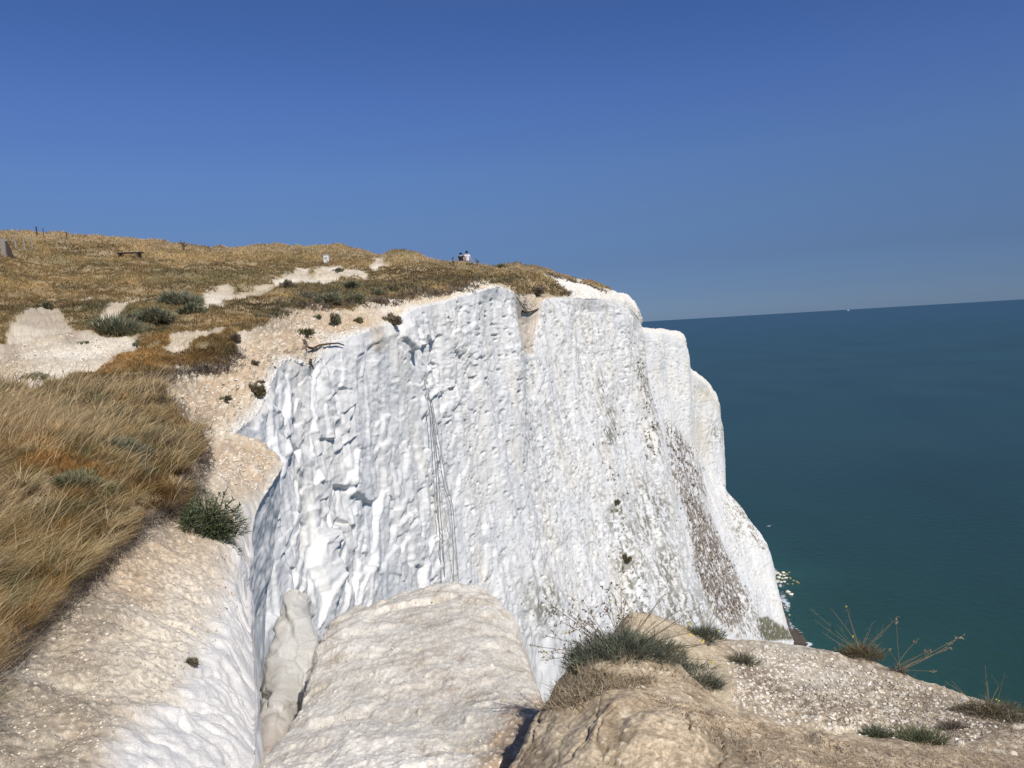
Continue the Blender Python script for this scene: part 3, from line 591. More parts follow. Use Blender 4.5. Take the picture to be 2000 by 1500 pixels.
def join(parts):
    V, Ff, Cc, o = [], [], [], 0
    for a, b, c in parts: V.append(a); Ff.append(b+o); Cc.append(c); o += len(a)
    return np.concatenate(V), np.concatenate(Ff), np.concatenate(Cc)
def tubes(name, lines, mat, parent=None, k=5):
    V, Ff = [], []
    for pts, r0, r1 in lines:
        pts = [Vector(p) for p in pts]; n = len(pts); b = len(V)
        for i, p in enumerate(pts):
            d = (pts[min(i+1, n-1)]-pts[max(i-1, 0)]).normalized(); a = d.orthogonal().normalized(); c = d.cross(a); r = r0+(r1-r0)*i/(n-1)
            for j in range(k): q = 2*math.pi*j/k; V.append(p+(a*math.cos(q)+c*math.sin(q))*r)
        for i in range(n-1):
            for j in range(k): Ff.append((b+i*k+j, b+i*k+(j+1) % k, b+(i+1)*k+(j+1) % k, b+(i+1)*k+j))
    return mesh_np(name, np.array([list(v) for v in V]), np.array(Ff), mat, parent=parent, smooth=True)
def pick(pal, n, j=.15):
    pal = np.array(pal, float); return pal[RNG.integers(0, len(pal), n)]*RNG.uniform(1-j, 1+j, (n, 1))

# ---- grass, nobody could count it
fa = FC; v0 = Vd[fa[:, 0]]; v1 = Vd[fa[:, 1]]; v3 = Vd[fa[:, 3]]; v2 = Vd[fa[:, 2]]
area = np.linalg.norm(np.cross(v1-v0, v3-v0), axis=1); cy = v0[:, 1]
fu, fv = proj(v0); onf = (fu > -160) & (fu < 2050) & (fv > 380) & (fv < 1700) & (area < 4)
gmask = np.where(cls == 1, 1, 0)*fg*onf
hole = sstep(-.34, -.10, fbm(v0, 1.9, 3, 901)+.15*fbm(v0, .4, 2, 902))
gmask = gmask*(.12+.88*hole)
na = n_a.ravel()[fa[:, 0]]; nb = n_b.ravel()[fa[:, 0]]
def scatter(weight, n):
    w = weight/weight.sum(); i = RNG.choice(len(w), n, p=w); a = RNG.uniform(size=(n, 1)); b = RNG.uniform(size=(n, 1))
    return v0[i]+(v1[i]-v0[i])*a+(v3[i]-v0[i])*b, i
GOLD = [(.47,.355,.18),(.38,.275,.13),(.30,.21,.10),(.56,.44,.25),(.25,.18,.09),(.22,.20,.10)]
DULL = [(.33,.25,.14),(.27,.205,.12),(.22,.18,.10),(.36,.27,.15),(.24,.22,.12)]
def lawn(n, weight, Lm, Wk, pal, bendv, name, label, green=None, Lvar=.35):
    p, i = scatter(weight, n); yy = p[:, 1]
    L = Lm(yy)*RNG.uniform(1-Lvar, 1+Lvar, n)*(1+.35*na[i])
    cx_ = vnoise(p[:, 0]*3.1, p[:, 1]*3.1, None, 41); cy_ = vnoise(p[:, 0]*3.1, p[:, 1]*3.1, None, 43); cl_ = vnoise(p[:, 0]*6, p[:, 1]*6, None, 47)
    farf = sstep(25, 12, yy); L = L*(1+.45*cl_*farf)
    D = np.stack([RNG.normal(0, .38, n)+bendv[0]*.5+cx_*.6*farf, RNG.normal(0, .38, n)+bendv[1]*.5+cy_*.6*farf, np.ones(n)], 1)
    bend = np.stack([RNG.normal(bendv[0], .38, n), RNG.normal(bendv[1], .38, n), RNG.uniform(-.45, -.05, n)], 1)
    c = pick(pal, n); m = np.clip(.5+nb[i]*1.4+na[i]*.9, 0, 1)[:, None]; c = c*(.80+.55*m)*(1+.22*cl_[:, None])
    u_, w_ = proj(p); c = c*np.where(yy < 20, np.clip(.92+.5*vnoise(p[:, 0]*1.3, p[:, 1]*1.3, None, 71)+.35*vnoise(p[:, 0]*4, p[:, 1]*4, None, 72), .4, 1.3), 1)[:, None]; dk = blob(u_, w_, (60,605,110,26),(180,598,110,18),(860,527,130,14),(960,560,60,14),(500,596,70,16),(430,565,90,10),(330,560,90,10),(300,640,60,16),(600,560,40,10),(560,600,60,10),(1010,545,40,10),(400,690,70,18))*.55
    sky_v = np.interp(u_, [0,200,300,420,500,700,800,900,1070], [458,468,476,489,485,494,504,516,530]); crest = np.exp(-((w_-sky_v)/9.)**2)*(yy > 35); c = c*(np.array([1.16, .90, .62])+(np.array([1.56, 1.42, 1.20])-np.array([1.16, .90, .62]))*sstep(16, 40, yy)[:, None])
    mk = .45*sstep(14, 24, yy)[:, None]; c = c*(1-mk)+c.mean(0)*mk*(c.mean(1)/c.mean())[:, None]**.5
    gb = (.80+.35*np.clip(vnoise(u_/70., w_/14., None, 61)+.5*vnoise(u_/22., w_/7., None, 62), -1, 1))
    c = c*np.where(yy > 22, gb, 1)[:, None]*(1-dk[:, None]); c = c+(np.array([.75,.58,.36])-c)*(crest*.5)[:, None]  # crest blades painted paler, as if backlit along the skyline
    if green is not None:
        uu, v_ = proj(p); gmk = np.clip(green(uu, v_)+.5*sstep(.15, .5, vnoise(p[:, 0]*.9, p[:, 1]*.9, None, 81)), 0, 1)*RNG.uniform(.2, 1, n); c = c*(1-gmk[:, None])+pick([(.10,.115,.055),(.13,.14,.07)], n)*gmk[:, None]
    Vv, Ff, Cc = blade_arrays(p-[0, 0, .01], D, L, Wk*np.maximum(yy, 2.5), bend, c)
    o = mesh_np(name, Vv, Ff, M_leaf, Cc); return tag(o, label, "grass", kind="stuff")
gz = lambda u, v: blob(u, v, (230,625,110,30),(350,600,60,20),(660,560,90,18),(430,540,120,20),(230,893,50,18),(150,948,50,16),(270,925,40,12),(60,1010,50,30),(140,870,40,20),(300,830,40,20),(20,900,40,20),(200,1000,40,20),(100,1080,50,20),(330,900,30,30))*1.0
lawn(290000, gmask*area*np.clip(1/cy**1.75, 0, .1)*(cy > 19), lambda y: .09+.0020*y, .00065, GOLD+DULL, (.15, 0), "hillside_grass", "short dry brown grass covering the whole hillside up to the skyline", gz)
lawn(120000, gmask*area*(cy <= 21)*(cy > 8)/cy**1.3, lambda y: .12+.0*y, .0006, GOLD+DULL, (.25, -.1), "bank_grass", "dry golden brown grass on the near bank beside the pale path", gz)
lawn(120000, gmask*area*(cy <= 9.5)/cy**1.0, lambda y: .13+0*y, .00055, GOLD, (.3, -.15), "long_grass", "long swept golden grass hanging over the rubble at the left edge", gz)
pt, it = scatter(gmask*area*(cy < 15)/cy, 620); tp = []
for q in range(len(pt)):
    k = RNG.integers(50, 110); aa = RNG.uniform(0, 6.28, k); rr0 = RNG.uniform(0, .05, k); hh = RNG.uniform(.7, 1.3)
    B0 = pt[q]+np.stack([np.cos(aa)*rr0, np.sin(aa)*rr0, np.zeros(k)], 1); Dd = np.stack([np.cos(aa)*.55+.2, np.sin(aa)*.55-.1, np.ones(k)], 1)+RNG.normal(0, .15, (k, 3))
    pal_ = [[(.58,.43,.20),(.46,.33,.15),(.36,.25,.11)], [(.80,.64,.38),(.72,.55,.30)], [(.17,.18,.08),(.22,.21,.10),(.13,.15,.07)], [(.26,.18,.10),(.20,.14,.08)]][RNG.choice(4, p=[.28, .22, .28, .22])]
    tp.append(blade_arrays(B0, Dd, RNG.uniform(.14, .34, k)*hh, np.full(k, .0006*max(pt[q][1], 3.5)), np.stack([np.cos(aa)*.3+.25, np.sin(aa)*.3-.1, np.full(k, -.35)], 1)+RNG.normal(0, .1, (k, 3)), pick(pal_, k), 3))
Vv, Ff, Cc = join(tp); tag(mesh_np("grass_tussocks", Vv, Ff, M_leaf, Cc), "mixed golden and green tussocks scattered through the near grass bank", "grass", kind="stuff")
# tall straw-coloured seed stalks
w_st = gmask*area*(cy < 16)/cy**1.2*(.15+sstep(.0, .5, na+nb))
p, i = scatter(w_st, 4200); n = len(p)
D = np.stack([RNG.normal(.25, .25, n), RNG.normal(-.05, .25, n), np.ones(n)], 1); bend = np.stack([RNG.normal(.35, .2, n), RNG.normal(-.1, .2, n), RNG.uniform(-.4, -.1, n)], 1)
Vv, Ff, Cc = blade_arrays(p, D, RNG.uniform(.35, .62, n), .00075*np.maximum(p[:, 1], 3), bend, pick([(.74,.57,.33),(.60,.44,.24)], n), 3)
tag(mesh_np("seed_stalks", Vv, Ff, M_leaf, Cc), "pale straw seed stalks standing above the near golden grass", "grass", kind="stuff")
# dark dead scrub fringe under the turf edge
def fringe(name, label, pts, rad, n, L, pal):
    parts = []
    for (a, b) in zip(pts[:-1], pts[1:]):
        m = max(3, int(n*math.hypot(a[0]-b[0], a[1]-b[1])/100))
        for q in range(m):
            t = random.random(); u = a[0]+(b[0]-a[0])*t+random.gauss(0, rad); v = a[1]+(b[1]-a[1])*t+random.gauss(0, rad*.5)
            h, nn = hit(u, v)
            if h is None or h.y > (300 if 'weeds' in name else 95): continue
            k = 14; sc = L*(.7+.6*random.random())*(h.y/10)**.35
            Bp = np.array(h)+RNG.normal(0, sc*.35, (k, 3))*[1, 1, .3]; Dd = RNG.normal(0, 1, (k, 3))*[1, 1, .7]+[.2, -.2, .25]
            parts.append(blade_arrays(Bp, Dd, RNG.uniform(.5, 1.1, k)*sc, np.full(k, .0009*max(h.y, 3)), RNG.normal(0, .3, (k, 3)), pick(pal, k)))
    V, Ff, Cc = join(parts); return tag(mesh_np(name, V, Ff, M_leaf, Cc), label, "undergrowth", kind="stuff")
DEAD = [(.20,.155,.12),(.14,.11,.085),(.27,.22,.17),(.11,.09,.07)]
fringe("dead_scrub", "dark dead scrub hanging from the near turf edge above the rubble", [(0,1300),(60,1225),(120,1175),(200,1095),(250,1050),(300,1010),(365,990),(375,930),(395,895),(385,850),(340,805),(300,765),(310,740),(380,722),(450,715),(462,680)], 13, 110, .13, DEAD)
fringe("rim_scrub", "dark brown scrub along the far rim above the white face", [(600,596),(640,600),(700,592),(755,590),(800,578),(850,572),(915,565),(925,548)], 9, 80, .18, DEAD+[(.25,.19,.14)])
fringe("clifftop_scrub", "low olive brown scrub in a belt between the grass and the tan bank", [(500,628),(560,600),(620,582),(700,570),(770,560),(860,550),(930,543),(1000,548)], 13, 170, .13, [(.20,.18,.10),(.16,.13,.08),(.26,.21,.13),(.14,.15,.08)])
fringe("headland_scrub", "brown scrub on the far headland between the scree and the skyline", [(1000,560),(1025,572),(1050,562),(1085,572),(1108,574),(1090,560),(1070,545)], 6, 60, .16, DEAD+[(.25,.19,.11)])
fringe("skyline_scrub", "thin brown scrub along the far skyline edge", [(1060,533),(1110,548),(1140,556),(1185,570)], 2, 70, .12, DEAD)

FR = fringe
fringe("cliff_weeds", "small dark weeds clinging in vertical bands to the white face", [(1250,690),(1262,760),(1270,860),(1268,900)], 9, 30, .10, [(.10,.09,.06),(.14,.13,.08),(.07,.07,.05)])
fringe("cliff_weeds", "dark weeds scattered down the lower white face above the earth mound", [(1190,790),(1195,880),(1205,985),(1215,1060),(1228,1110),(1250,1150),(1262,1190),(1060,1190),(1120,1210)], 13, 17, .10, [(.10,.09,.06),(.14,.13,.08),(.16,.11,.08)])
fringe("talus_weeds", "brown weeds over the scree tongue between the headlands", [(1300,840),(1330,880),(1360,930),(1345,980),(1390,1060),(1420,1130),(1435,1200),(1390,1150),(1365,1060)], 13, 45, .12, [(.16,.12,.09),(.12,.09,.07),(.10,.09,.05)])
GREEN = [(.115,.14,.08),(.085,.11,.065),(.15,.17,.10),(.20,.20,.13)]
OLIVE = [(.15,.15,.065),(.20,.19,.08),(.12,.12,.05)]
GREYG = [(.19,.20,.13),(.15,.165,.11),(.24,.24,.17)]
def bush(u, v, wpx, hpx, label, pal=GREEN, n=None, name="shrub", group="shrubs on the clifftop", lean=(0, 0), leafk=.16, cat="shrub", Ymin=0, extra=None, wk=.0013, sink=.1):
    h, nn = hit(u, v, Ymin)
    if h is None: print("MISS", u, v, label); return None
    Yd = h.y; rx = wpx*.5*Yd/F; rz = hpx*Yd/F; ry = rx*.8
    n = n or int(max(250, min(5000, wpx*hpx*1.6)))
    th = RNG.uniform(0, 2*math.pi, n); el = RNG.uniform(.0, 1, n)**.7; rr_ = RNG.uniform(.15, 1, n)**.5
    lump_ = 1+.25*np.sin(th*3+u)+.15*np.sin(th*7+v)
    nl = max(3, int(wpx/9)); lx = RNG.uniform(-1, 1, nl); lk = RNG.uniform(.30, .55, nl); ly = RNG.uniform(-.7, .7, nl); lz = RNG.uniform(.5, 1.15, nl)*(1-.45*np.abs(lx)); wl = RNG.integers(0, nl, n)
    pos = np.stack([rx*(lx[wl]*.72+np.cos(th)*rr_*lk[wl]*lump_*np.sqrt(1-el*el*.8)), ry*(ly[wl]*.8+np.sin(th)*rr_*lk[wl]*lump_), el*rr_*rz*.85*lz[wl]], 1)
    D = pos/np.array([rx, ry, rz])+RNG.normal(0, .45, (n, 3))+np.array([lean[0], lean[1], .5])
    L = np.full(n, min(rx, rz*1.3)*leafk*2)*RNG.uniform(.6, 1.4, n)
    c = pick(pal, n, .25)*(.95+.6*(pos[:, 2:3]/rz))  # leaf colour brightens with height, self-shadow put into the colour
    if extra is None: extra = ([(.38,.31,.19),(.28,.23,.15)], .28)
    if extra is not None: m = RNG.uniform(size=n) < extra[1]; c[m] = pick(extra[0], m.sum())
    ang = RNG.uniform(0, 2*math.pi, n); side = np.stack([np.cos(ang), np.sin(ang)*.5, RNG.normal(0, .3, n)], 1)
    Vv, Ff, Cc = blade_arrays(pos-[0, 0, sink*rz], D, L, np.full(n, wk*max(Yd, 3))*RNG.uniform(.7, 1.5, n), RNG.normal(0, .2, (n, 3)), c, 2, side)
    o = mesh_np(name, Vv, Ff, M_leaf, Cc); o.location = h; tag(o, label, cat, group); return o
bl = [
 (212,655,110,45,"broad low green shrub spreading at the top of the pale path",GREEN),
 (300,628,90,30,"green shrub behind the broad low one, right of the path hollow",GREEN),
 (350,595,75,36,"grey green spiky shrub in front of the brown hillside",GREYG),
 (375,612,50,24,"small green shrub left of the second pale path patch",GREEN),
 (268,677,26,18,"little dark green tuft at the right end of the pale path",GREEN),
 (68,740,40,16,"small grey green tuft growing on the white path",GREYG),
 (33,762,28,12,"tiny grey tuft on the white path near the left edge",GREYG),
 (165,671,24,7,"tiny flat green tuft on the upper part of the pale path",GREEN),
 (90,602,34,20,"dark green clump left of the pale path hollow",GREEN),
 (655,632,28,26,"round dark green tuft in the middle of the tan scree bank",GREEN),
 (698,630,24,18,"bright green tuft at the right of the tan scree bank",OLIVE),
 (620,622,18,11,"smallest dark tuft left of the round one on the tan scree",GREEN),
 (592,654,38,20,"olive grassy tuft at the head of the stony gully",OLIVE),
 (640,592,60,28,"dark green bush on the bank above the round tuft",GREEN),
 (605,585,50,22,"dark shrub at the left end of the rim scrub",DEAD+GREEN),
 (690,592,50,26,"olive green bush sloping down to the rim right of the dark bush",OLIVE+GREEN),
 (730,578,40,24,"green bush at the right end of the rim bushes",GREEN+OLIVE),
 (672,562,50,18,"green shrub just below the white path patches",GREEN),
 (735,593,50,14,"brown dead shrub on the rim above the white gully",DEAD),
 (659,530,22,11,"grey green shrub right of the white marker on the hill",GREYG),
 (560,562,36,16,"grey shrub at the left end of the white path patches",GREYG+DEAD),
 (505,772,44,32,"olive brown shrub on the tan slope above the deep cove",OLIVE+DEAD),
 (443,781,26,12,"small dark green tuft on the tan slope left of the olive shrub",GREEN),
 (492,710,22,10,"tiny dark tuft high on the tan slope",GREEN+DEAD),
 (486,744,16,9,"tiny brown tuft between the tufts on the tan slope",DEAD),
 (505,748,20,9,"tiny brown tuft just above the olive shrub",DEAD),
 (510,622,30,14,"dark green tuft below the grass bank left of the scree",GREEN),
 (460,668,30,20,"dark dead shrub at the tip of the long grass bank",DEAD),
 (228,893,100,46,"dark green low shrub sunk in the golden grass",GREEN),
 (268,928,74,34,"green patch of leaves right of the dark low shrub in the grass",GREEN),
 (150,952,96,34,"green leafy patch left of the others in the golden grass",GREEN+OLIVE),
 (975,522,34,9,"green bush on the skyline right of the two people",GREEN),
 (912,518,24,6,"low green tuft right at the feet of the two people",GREEN),
 (372,1298,34,26,"tiny grey bush alone on the white near slope",GREYG+DEAD),
 (1205,985,24,14,"lone dark tuft on the white face right of centre",GREEN+DEAD),
 (1223,1095,20,22,"brown green tuft lower on the white face",OLIVE+DEAD),
 (766,632,38,34,"dry brown clump in the tan hollow right of the white gully",DEAD+[(.5,.4,.28)]),
 (1050,575,40,20,"dark brown shrub at the head of the tan scree chute",DEAD),
]
for u, v, w, h_, lb, pal in bl: bush(u, v, w, h_, lb, pal)

# ---- the bushy plant on the near slope, with trailing shoots
def shoot_lines(root_u, root_v, tips, Yb, Ye, r, sag):
    lines = []
    for tu, tv in tips:
        a = Vector(at(root_u+random.uniform(-8, 8), root_v+random.uniform(-4, 4), Yb)); b = Vector(at(tu, tv, Ye+random.uniform(-.15, .15)))
        m = a.lerp(b, .5)+Vector((random.uniform(-.02, .02), random.uniform(-.03, .03), (b-a).length*sag*random.uniform(-.3, .6)))
        pts = [a*(1-t)**2+m*2*t*(1-t)+b*t*t for t in [i/7 for i in range(8)]]; lines.append((pts, r, r*.45))
    return lines
def twiggy(lines, per, L, r, tmin=.35):
    out = []
    for pts, a, b in lines:
        for q in range(per):
            t = random.uniform(tmin, .98)*(len(pts)-1); i = min(int(t), len(pts)-2); p = pts[i].lerp(pts[i+1], t-i); d = (pts[i+1]-pts[i]).normalized()
            e = p+(d*random.uniform(.4, 1)+Vector((random.gauss(0, .6), random.gauss(0, .5), random.gauss(.15, .5)))).normalized()*L*random.uniform(.4, 1.2); mth = p.lerp(e, .5)+Vector((0, 0, L*.06)); out.append(([p, mth, e], r, r*.5))
    return out
def pods(lines, n, size, name, parent, pal, mat=M_leaf, tmin=.45, spread=.02):
    pp = []
    for pts, a, b in lines:
        for q in range(n):
            t = random.uniform(tmin, 1)*(len(pts)-1); i = min(int(t), len(pts)-2); pp.append(np.array(pts[i].lerp(pts[i+1], t-i))+RNG.normal(0, spread, 3))
    B0 = np.array(pp); k = len(B0); ang = RNG.uniform(0, 6.28, k)
    a = blade_arrays(B0, RNG.normal(0, 1, (k, 3))+[0, 0, .4], RNG.uniform(.6, 1.3, k)*size, np.full(k, size*.55), RNG.normal(0, .2, (k, 3)), pick(pal, k), 2, np.stack([np.cos(ang), np.sin(ang)*.3, RNG.normal(0, .5, k)], 1))
    return mesh_np(name, a[0], a[1], mat, a[2], parent=parent)
def stem_mesh(name, lines, parent, col, head, hs, hpal, hmin, k=4):
    """one stem with its twigs and seed heads, one mesh"""
    o = tubes("tmp", lines, None, None, k); me = o.data
    V = np.empty(len(me.vertices)*3, np.float32); me.vertices.foreach_get("co", V); V = V.reshape(-1, 3)
    Q = np.array([p.vertices[:] for p in me.polygons]); bpy.data.objects.remove(o); bpy.data.meshes.remove(me)
    parts = [(V, np.concatenate([Q[:, [0, 1, 2]], Q[:, [0, 2, 3]]]), np.ones((len(V), 3))*np.array(col))]
    if head:
        pp = []
        for pts, a, b in lines:
            for q in range(head): t = random.uniform(hmin, 1)*(len(pts)-1); i = min(int(t), len(pts)-2); pp.append(np.array(pts[i].lerp(pts[i+1], t-i)))
        B0 = np.array(pp); n = len(B0); ang = RNG.uniform(0, 6.28, n)
        parts.append(blade_arrays(B0, RNG.normal(0, 1, (n, 3))+[0, 0, .4], RNG.uniform(.6, 1.5, n)*hs, np.full(n, hs*.5), RNG.normal(0, .2, (n, 3)), pick(hpal, n), 2, np.stack([np.cos(ang), np.sin(ang)*.3, RNG.normal(0, .5, n)], 1)))
    V, Ff, Cc = join(parts); return mesh_np(name, V, Ff, M_leaf, Cc, parent=parent)
def stems(root_u, root_v, tips, Yb, Ye, r, parent, sag, per=0, tl=.1, tr=.0013, head=0, hs=.02, hpal=None, hmin=.5, col=(.30, .24, .15)):
    for tp in tips:
        lines = shoot_lines(root_u, root_v, [tp], Yb, Ye, r, sag); tw = twiggy(lines, per, tl, tr, .4) if per else []
        stem_mesh("stem", lines+tw, parent, col, head, hs, hpal, hmin)
def foliage(parent, c, rx, ry, rz, n, L, W, pal, up=.5, spread=1.0, name="foliage", droop=-.1):
    th = RNG.uniform(0, 6.283, n); rr_ = RNG.uniform(0, 1, n)**.5; el = RNG.uniform(0, 1, n)
    lob = 1+.2*np.sin(th*3+1)+.12*np.sin(th*8)
    pos = np.stack([np.cos(th)*rx*rr_*lob, np.sin(th)*ry*rr_*lob, rz*el*np.sqrt(np.clip(1-rr_**2, 0, 1))*(1+.25*np.sin(th*6))], 1)
    D = np.stack([np.cos(th)*rr_*spread, np.sin(th)*rr_*spread, np.full(n, up)], 1)+RNG.normal(0, .35, (n, 3)); ang = RNG.uniform(0, 6.28, n)
    side = np.stack([np.cos(ang), np.sin(ang)*.6, RNG.normal(0, .25, n)], 1)
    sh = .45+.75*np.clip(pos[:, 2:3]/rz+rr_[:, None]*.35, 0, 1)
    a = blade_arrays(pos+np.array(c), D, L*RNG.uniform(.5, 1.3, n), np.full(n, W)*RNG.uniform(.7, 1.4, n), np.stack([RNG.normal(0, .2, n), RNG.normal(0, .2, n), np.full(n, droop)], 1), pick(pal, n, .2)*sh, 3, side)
    return mesh_np(name, a[0], a[1], M_leaf, a[2], parent=parent)
# left slope bush
h, _ = hit(405, 1040); e = tag(empty("shrub", (0, 0, 0)), "bushy green plant with curling shoots on the rubble below the golden grass", "shrub", "shrubs on the clifftop")
Yb = h.y
foliage(e, Vector(h)-Vector((0, 0, .06)), .30, .25, .42, 4200, .075, .012, GREEN+[(.15,.20,.07),(.11,.16,.06)], .3)
stems(410, 1040, [(445,950),(458,975),(470,985),(455,1010),(472,1020),(465,1048),(470,1078),(440,1075),(375,970),(365,1010),(400,955),(430,960),(385,1060),(452,1060)], Yb, Yb-.15, .006, e, .4, 0, head=46, hs=.034, hpal=GREEN+[(.20,.23,.10)], hmin=.1)
# ---- large plant on the mound with dry flowering stems
e = tag(empty("flowering_plant"), "large dark green tufted plant with dry stems and yellow flowers on the earth mound", "plant", "yellow flowering cliff plants")
c0 = Vector(at(1215, 1300, 4.15)); bc_ = Vector(drop(c0, .8) or c0); c0.z = bc_.z
DG = [(.10,.12,.08),(.14,.16,.11),(.075,.09,.06),(.19,.20,.14),(.27,.25,.18)]
c0 = c0-Vector((0, .12, .06))
foliage(e, c0, .25, .20, .14, 10000, .065, .0030, DG, .6); foliage(e, c0+Vector((-.14, -.05, -.01)), .17, .15, .10, 3500, .055, .0030, DG, .6); foliage(e, c0+Vector((.05, -.20, -.03)), .16, .12, .08, 3000, .055, .0030, DG, .6)
foliage(e, c0+Vector((.28, .03, -.10)), .16, .16, .07, 1500, .055, .0030, DG, .6)
foliage(e, c0+Vector((-.02, -.24, -.05)), .32, .12, .04, 1100, .11, .0035, [(.36,.28,.19),(.28,.22,.15),(.42,.34,.23)], .1, 1.2, "dead_leaves")
tips = [(1040,1262),(1062,1240),(1075,1180),(1105,1195),(1098,1215),(1140,1175),(1128,1205),(1150,1215),(1185,1190),(1200,1165),(1212,1150),(1222,1175),(1185,1150),(1235,1190),(1260,1200),(1290,1165),(1300,1160),(1285,1210),(1325,1215),(1340,1200),(1350,1235),(1330,1190),(1370,1260),(1395,1290),(1345,1285),(1055,1290),(1075,1275),(1420,1250),(1390,1255),(1360,1300)]
stems(1215, 1280, [t for t in tips if t[0] < 1235], 4.15, 4.1, .0026, e, .12, 9, .075, .0010, 5, .013, [(.30,.21,.15),(.25,.17,.12),(.40,.30,.21)], .55)
stems(1215, 1280, [t for t in tips if t[0] >= 1235], 4.15, 4.1, .0028, e, .12, 6, .09, .0010)
def flowers(parent, pts, Yf, s=.010):
    pp = []
    for u, v in pts:
        c = at(u+random.uniform(-2, 2), v+random.uniform(-2, 2), Yf)
        for q in range(5): pp.append(c+RNG.normal(0, .004, 3))
    B0 = np.array(pp); k = len(B0); ang = RNG.uniform(0, 6.28, k)
    a = blade_arrays(B0, RNG.normal(0, 1, (k, 3))+[0, -.4, .4], np.full(k, s), np.full(k, s*.9), np.zeros((k, 3)), np.ones((k, 3)), 2, np.stack([np.cos(ang), np.zeros(k), np.sin(ang)], 1))
    return mesh_np("flower", a[0], a[1], M_yellow, parent=parent)
for fp_ in [(1105,1278),(1108,1235),(1200,1200),(1193,1175),(1235,1300),(1345,1240),(1375,1250),(1390,1295),(1063,1273)]: flowers(e, [fp_], 4.1)
# ---- other foreground plants
def plant(u, v, wpx, hpx, label, pal, tips, fl=(), n=1500, seed_heads=False, name="flowering_plant", group="yellow flowering cliff plants", Y=None, W=.0032, leaf=.055, twigs=3):
    h, _ = hit(u, v); e = tag(empty(name), label, "plant", group); Yd = h.y
    rx = wpx*.5*Yd/F; rz = hpx*Yd/F
    foliage(e, Vector(h)-Vector((0, 0, .02)), rx, rx*.7, rz*.75, n, leaf, W, pal, .6)
    if tips:
        stems(u, v-4, tips, Yd, Yd, .0026, e, .15, twigs, .08, .001, 10 if seed_heads else 0, .02, [(.45,.35,.22),(.35,.25,.16)], .85)
    for f in fl: flowers(e, [f], Yd)
    return e
plant(1372,1245,75,30,"smaller green tufted plant with yellow flowers behind the earth mound",DG,[(1345,1200),(1335,1190),(1365,1180),(1380,1190),(1410,1190),(1420,1215),(1400,1175)],[(1345,1222),(1400,1232),(1340,1225),(1395,1190),(1412,1208),(1318,1238)],2200)
plant(1448,1296,55,26,"small green plant with two yellow flowers on the gravel ledge",GREEN+DEAD,[(1410,1280),(1425,1265),(1470,1270),(1480,1285),(1462,1262)],[(1451,1286),(1489,1275)],1100)
plant(1680,1276,80,38,"brown green shrub on the ledge rim with tall thin stems over the sea",OLIVE+[(.22,.17,.11),(.27,.20,.13),(.17,.10,.08)],[(1582,1190),(1590,1210),(1623,1188),(1635,1220),(1653,1186),(1656,1200),(1702,1218),(1695,1235),(1740,1220),(1750,1210),(1725,1240),(1605,1235)],[(1652,1184),(1665,1243)],2600)
plant(1755,1310,26,12,"sheaf of bare dry stalks leaning out over the sea",DEAD,[(1750,1204),(1795,1247),(1820,1272),(1810,1271),(1883,1240),(1870,1248),(1855,1265),(1830,1312),(1735,1268),(1850,1270)],(),250,True,"dry_stalks","dry cliff plants",twigs=0)
plant(1935,1402,130,40,"wide brown shrub at the right edge of the ledge with bare upright twigs",[(.17,.14,.09),(.22,.17,.11),(.13,.13,.07)],[(1924,1300),(1928,1330),(1962,1315),(1955,1335),(1845,1330),(1857,1328),(1997,1370)],[(1945,1366)],3200,name="shrub",group="dry cliff plants",twigs=1)
plant(1710,1440,44,26,"small dark green tuft on the gravel in front of the ledge",GREEN,[],(),900,name="shrub",group="green tufts on the ledge",leaf=.06)
plant(1795,1448,90,20,"wide flat green tuft right of the small dark one on the gravel",GREEN+OLIVE,[],(),1500,name="shrub",group="green tufts on the ledge",leaf=.07)
plant(1862,1424,44,18,"dead brown tuft right of the green ones on the gravel ledge",DEAD,[],(),700,name="shrub",group="dry cliff plants",leaf=.06)
plant(1385,1340,40,26,"thin blue green leaves trailing down behind the earth mound",DG,[],(),900,name="shrub",group="green tufts on the ledge",leaf=.08)
# straw litter and dead grass on the mound rim
def litter(name, label, poly, n, L, pal, Dbase=(0, 0, .3)):
    us = np.array(poly)[:, 0]; vs = np.array(poly)[:, 1]; parts = []; cnt = 0
    uu = RNG.uniform(us.min(), us.max(), n*2); vv_ = RNG.uniform(vs.min(), vs.max(), n*2); ok = poly_sd(uu, vv_, poly) < 0
    P0 = []
    for u, v in zip(uu[ok][:n], vv_[ok][:n]):
        h, _ = hit(u, v)
        if h is not None and h.y < 12: P0.append(h)
    P0 = np.array([list(p) for p in P0]); k = len(P0)
    a = blade_arrays(P0+[0, 0, .003], RNG.normal(0, 1, (k, 3))*[1, 1, .35]+list(Dbase), RNG.uniform(.4, 1.3, k)*L, np.full(k, .0035), RNG.normal(0, .25, (k, 3))-[0, 0, .1], pick(pal, k))
    return tag(mesh_np(name, a[0], a[1], M_leaf, a[2]), label, "undergrowth", kind="stuff")
STRAW = [(.52,.41,.26),(.34,.26,.18),(.26,.20,.14),(.52,.43,.30)]
litter("straw_litter", "dead straw and roots matted on the rim of the earth mound", [(1055,1390),(1080,1350),(1130,1300),(1210,1320),(1290,1325),(1250,1345),(1190,1350),(1120,1385)], 2300, .07, STRAW+[(.30,.24,.13)])
litter("thin_turf", "thin dead turf over the top of the earth mound and ledge", [(1250,1350),(1430,1395),(1700,1455),(2010,1450),(2010,1510),(1500,1510),(1350,1420)], 6500, .024, [(.56,.46,.33),(.48,.38,.27),(.38,.29,.20)])
litter("gravel_weeds", "sparse dead weeds between the stones of the gravel ledge", [(1440,1310),(1560,1340),(1760,1320),(2000,1400),(2000,1450),(1750,1440),(1560,1400)], 3000, .05, DEAD+STRAW[:2])

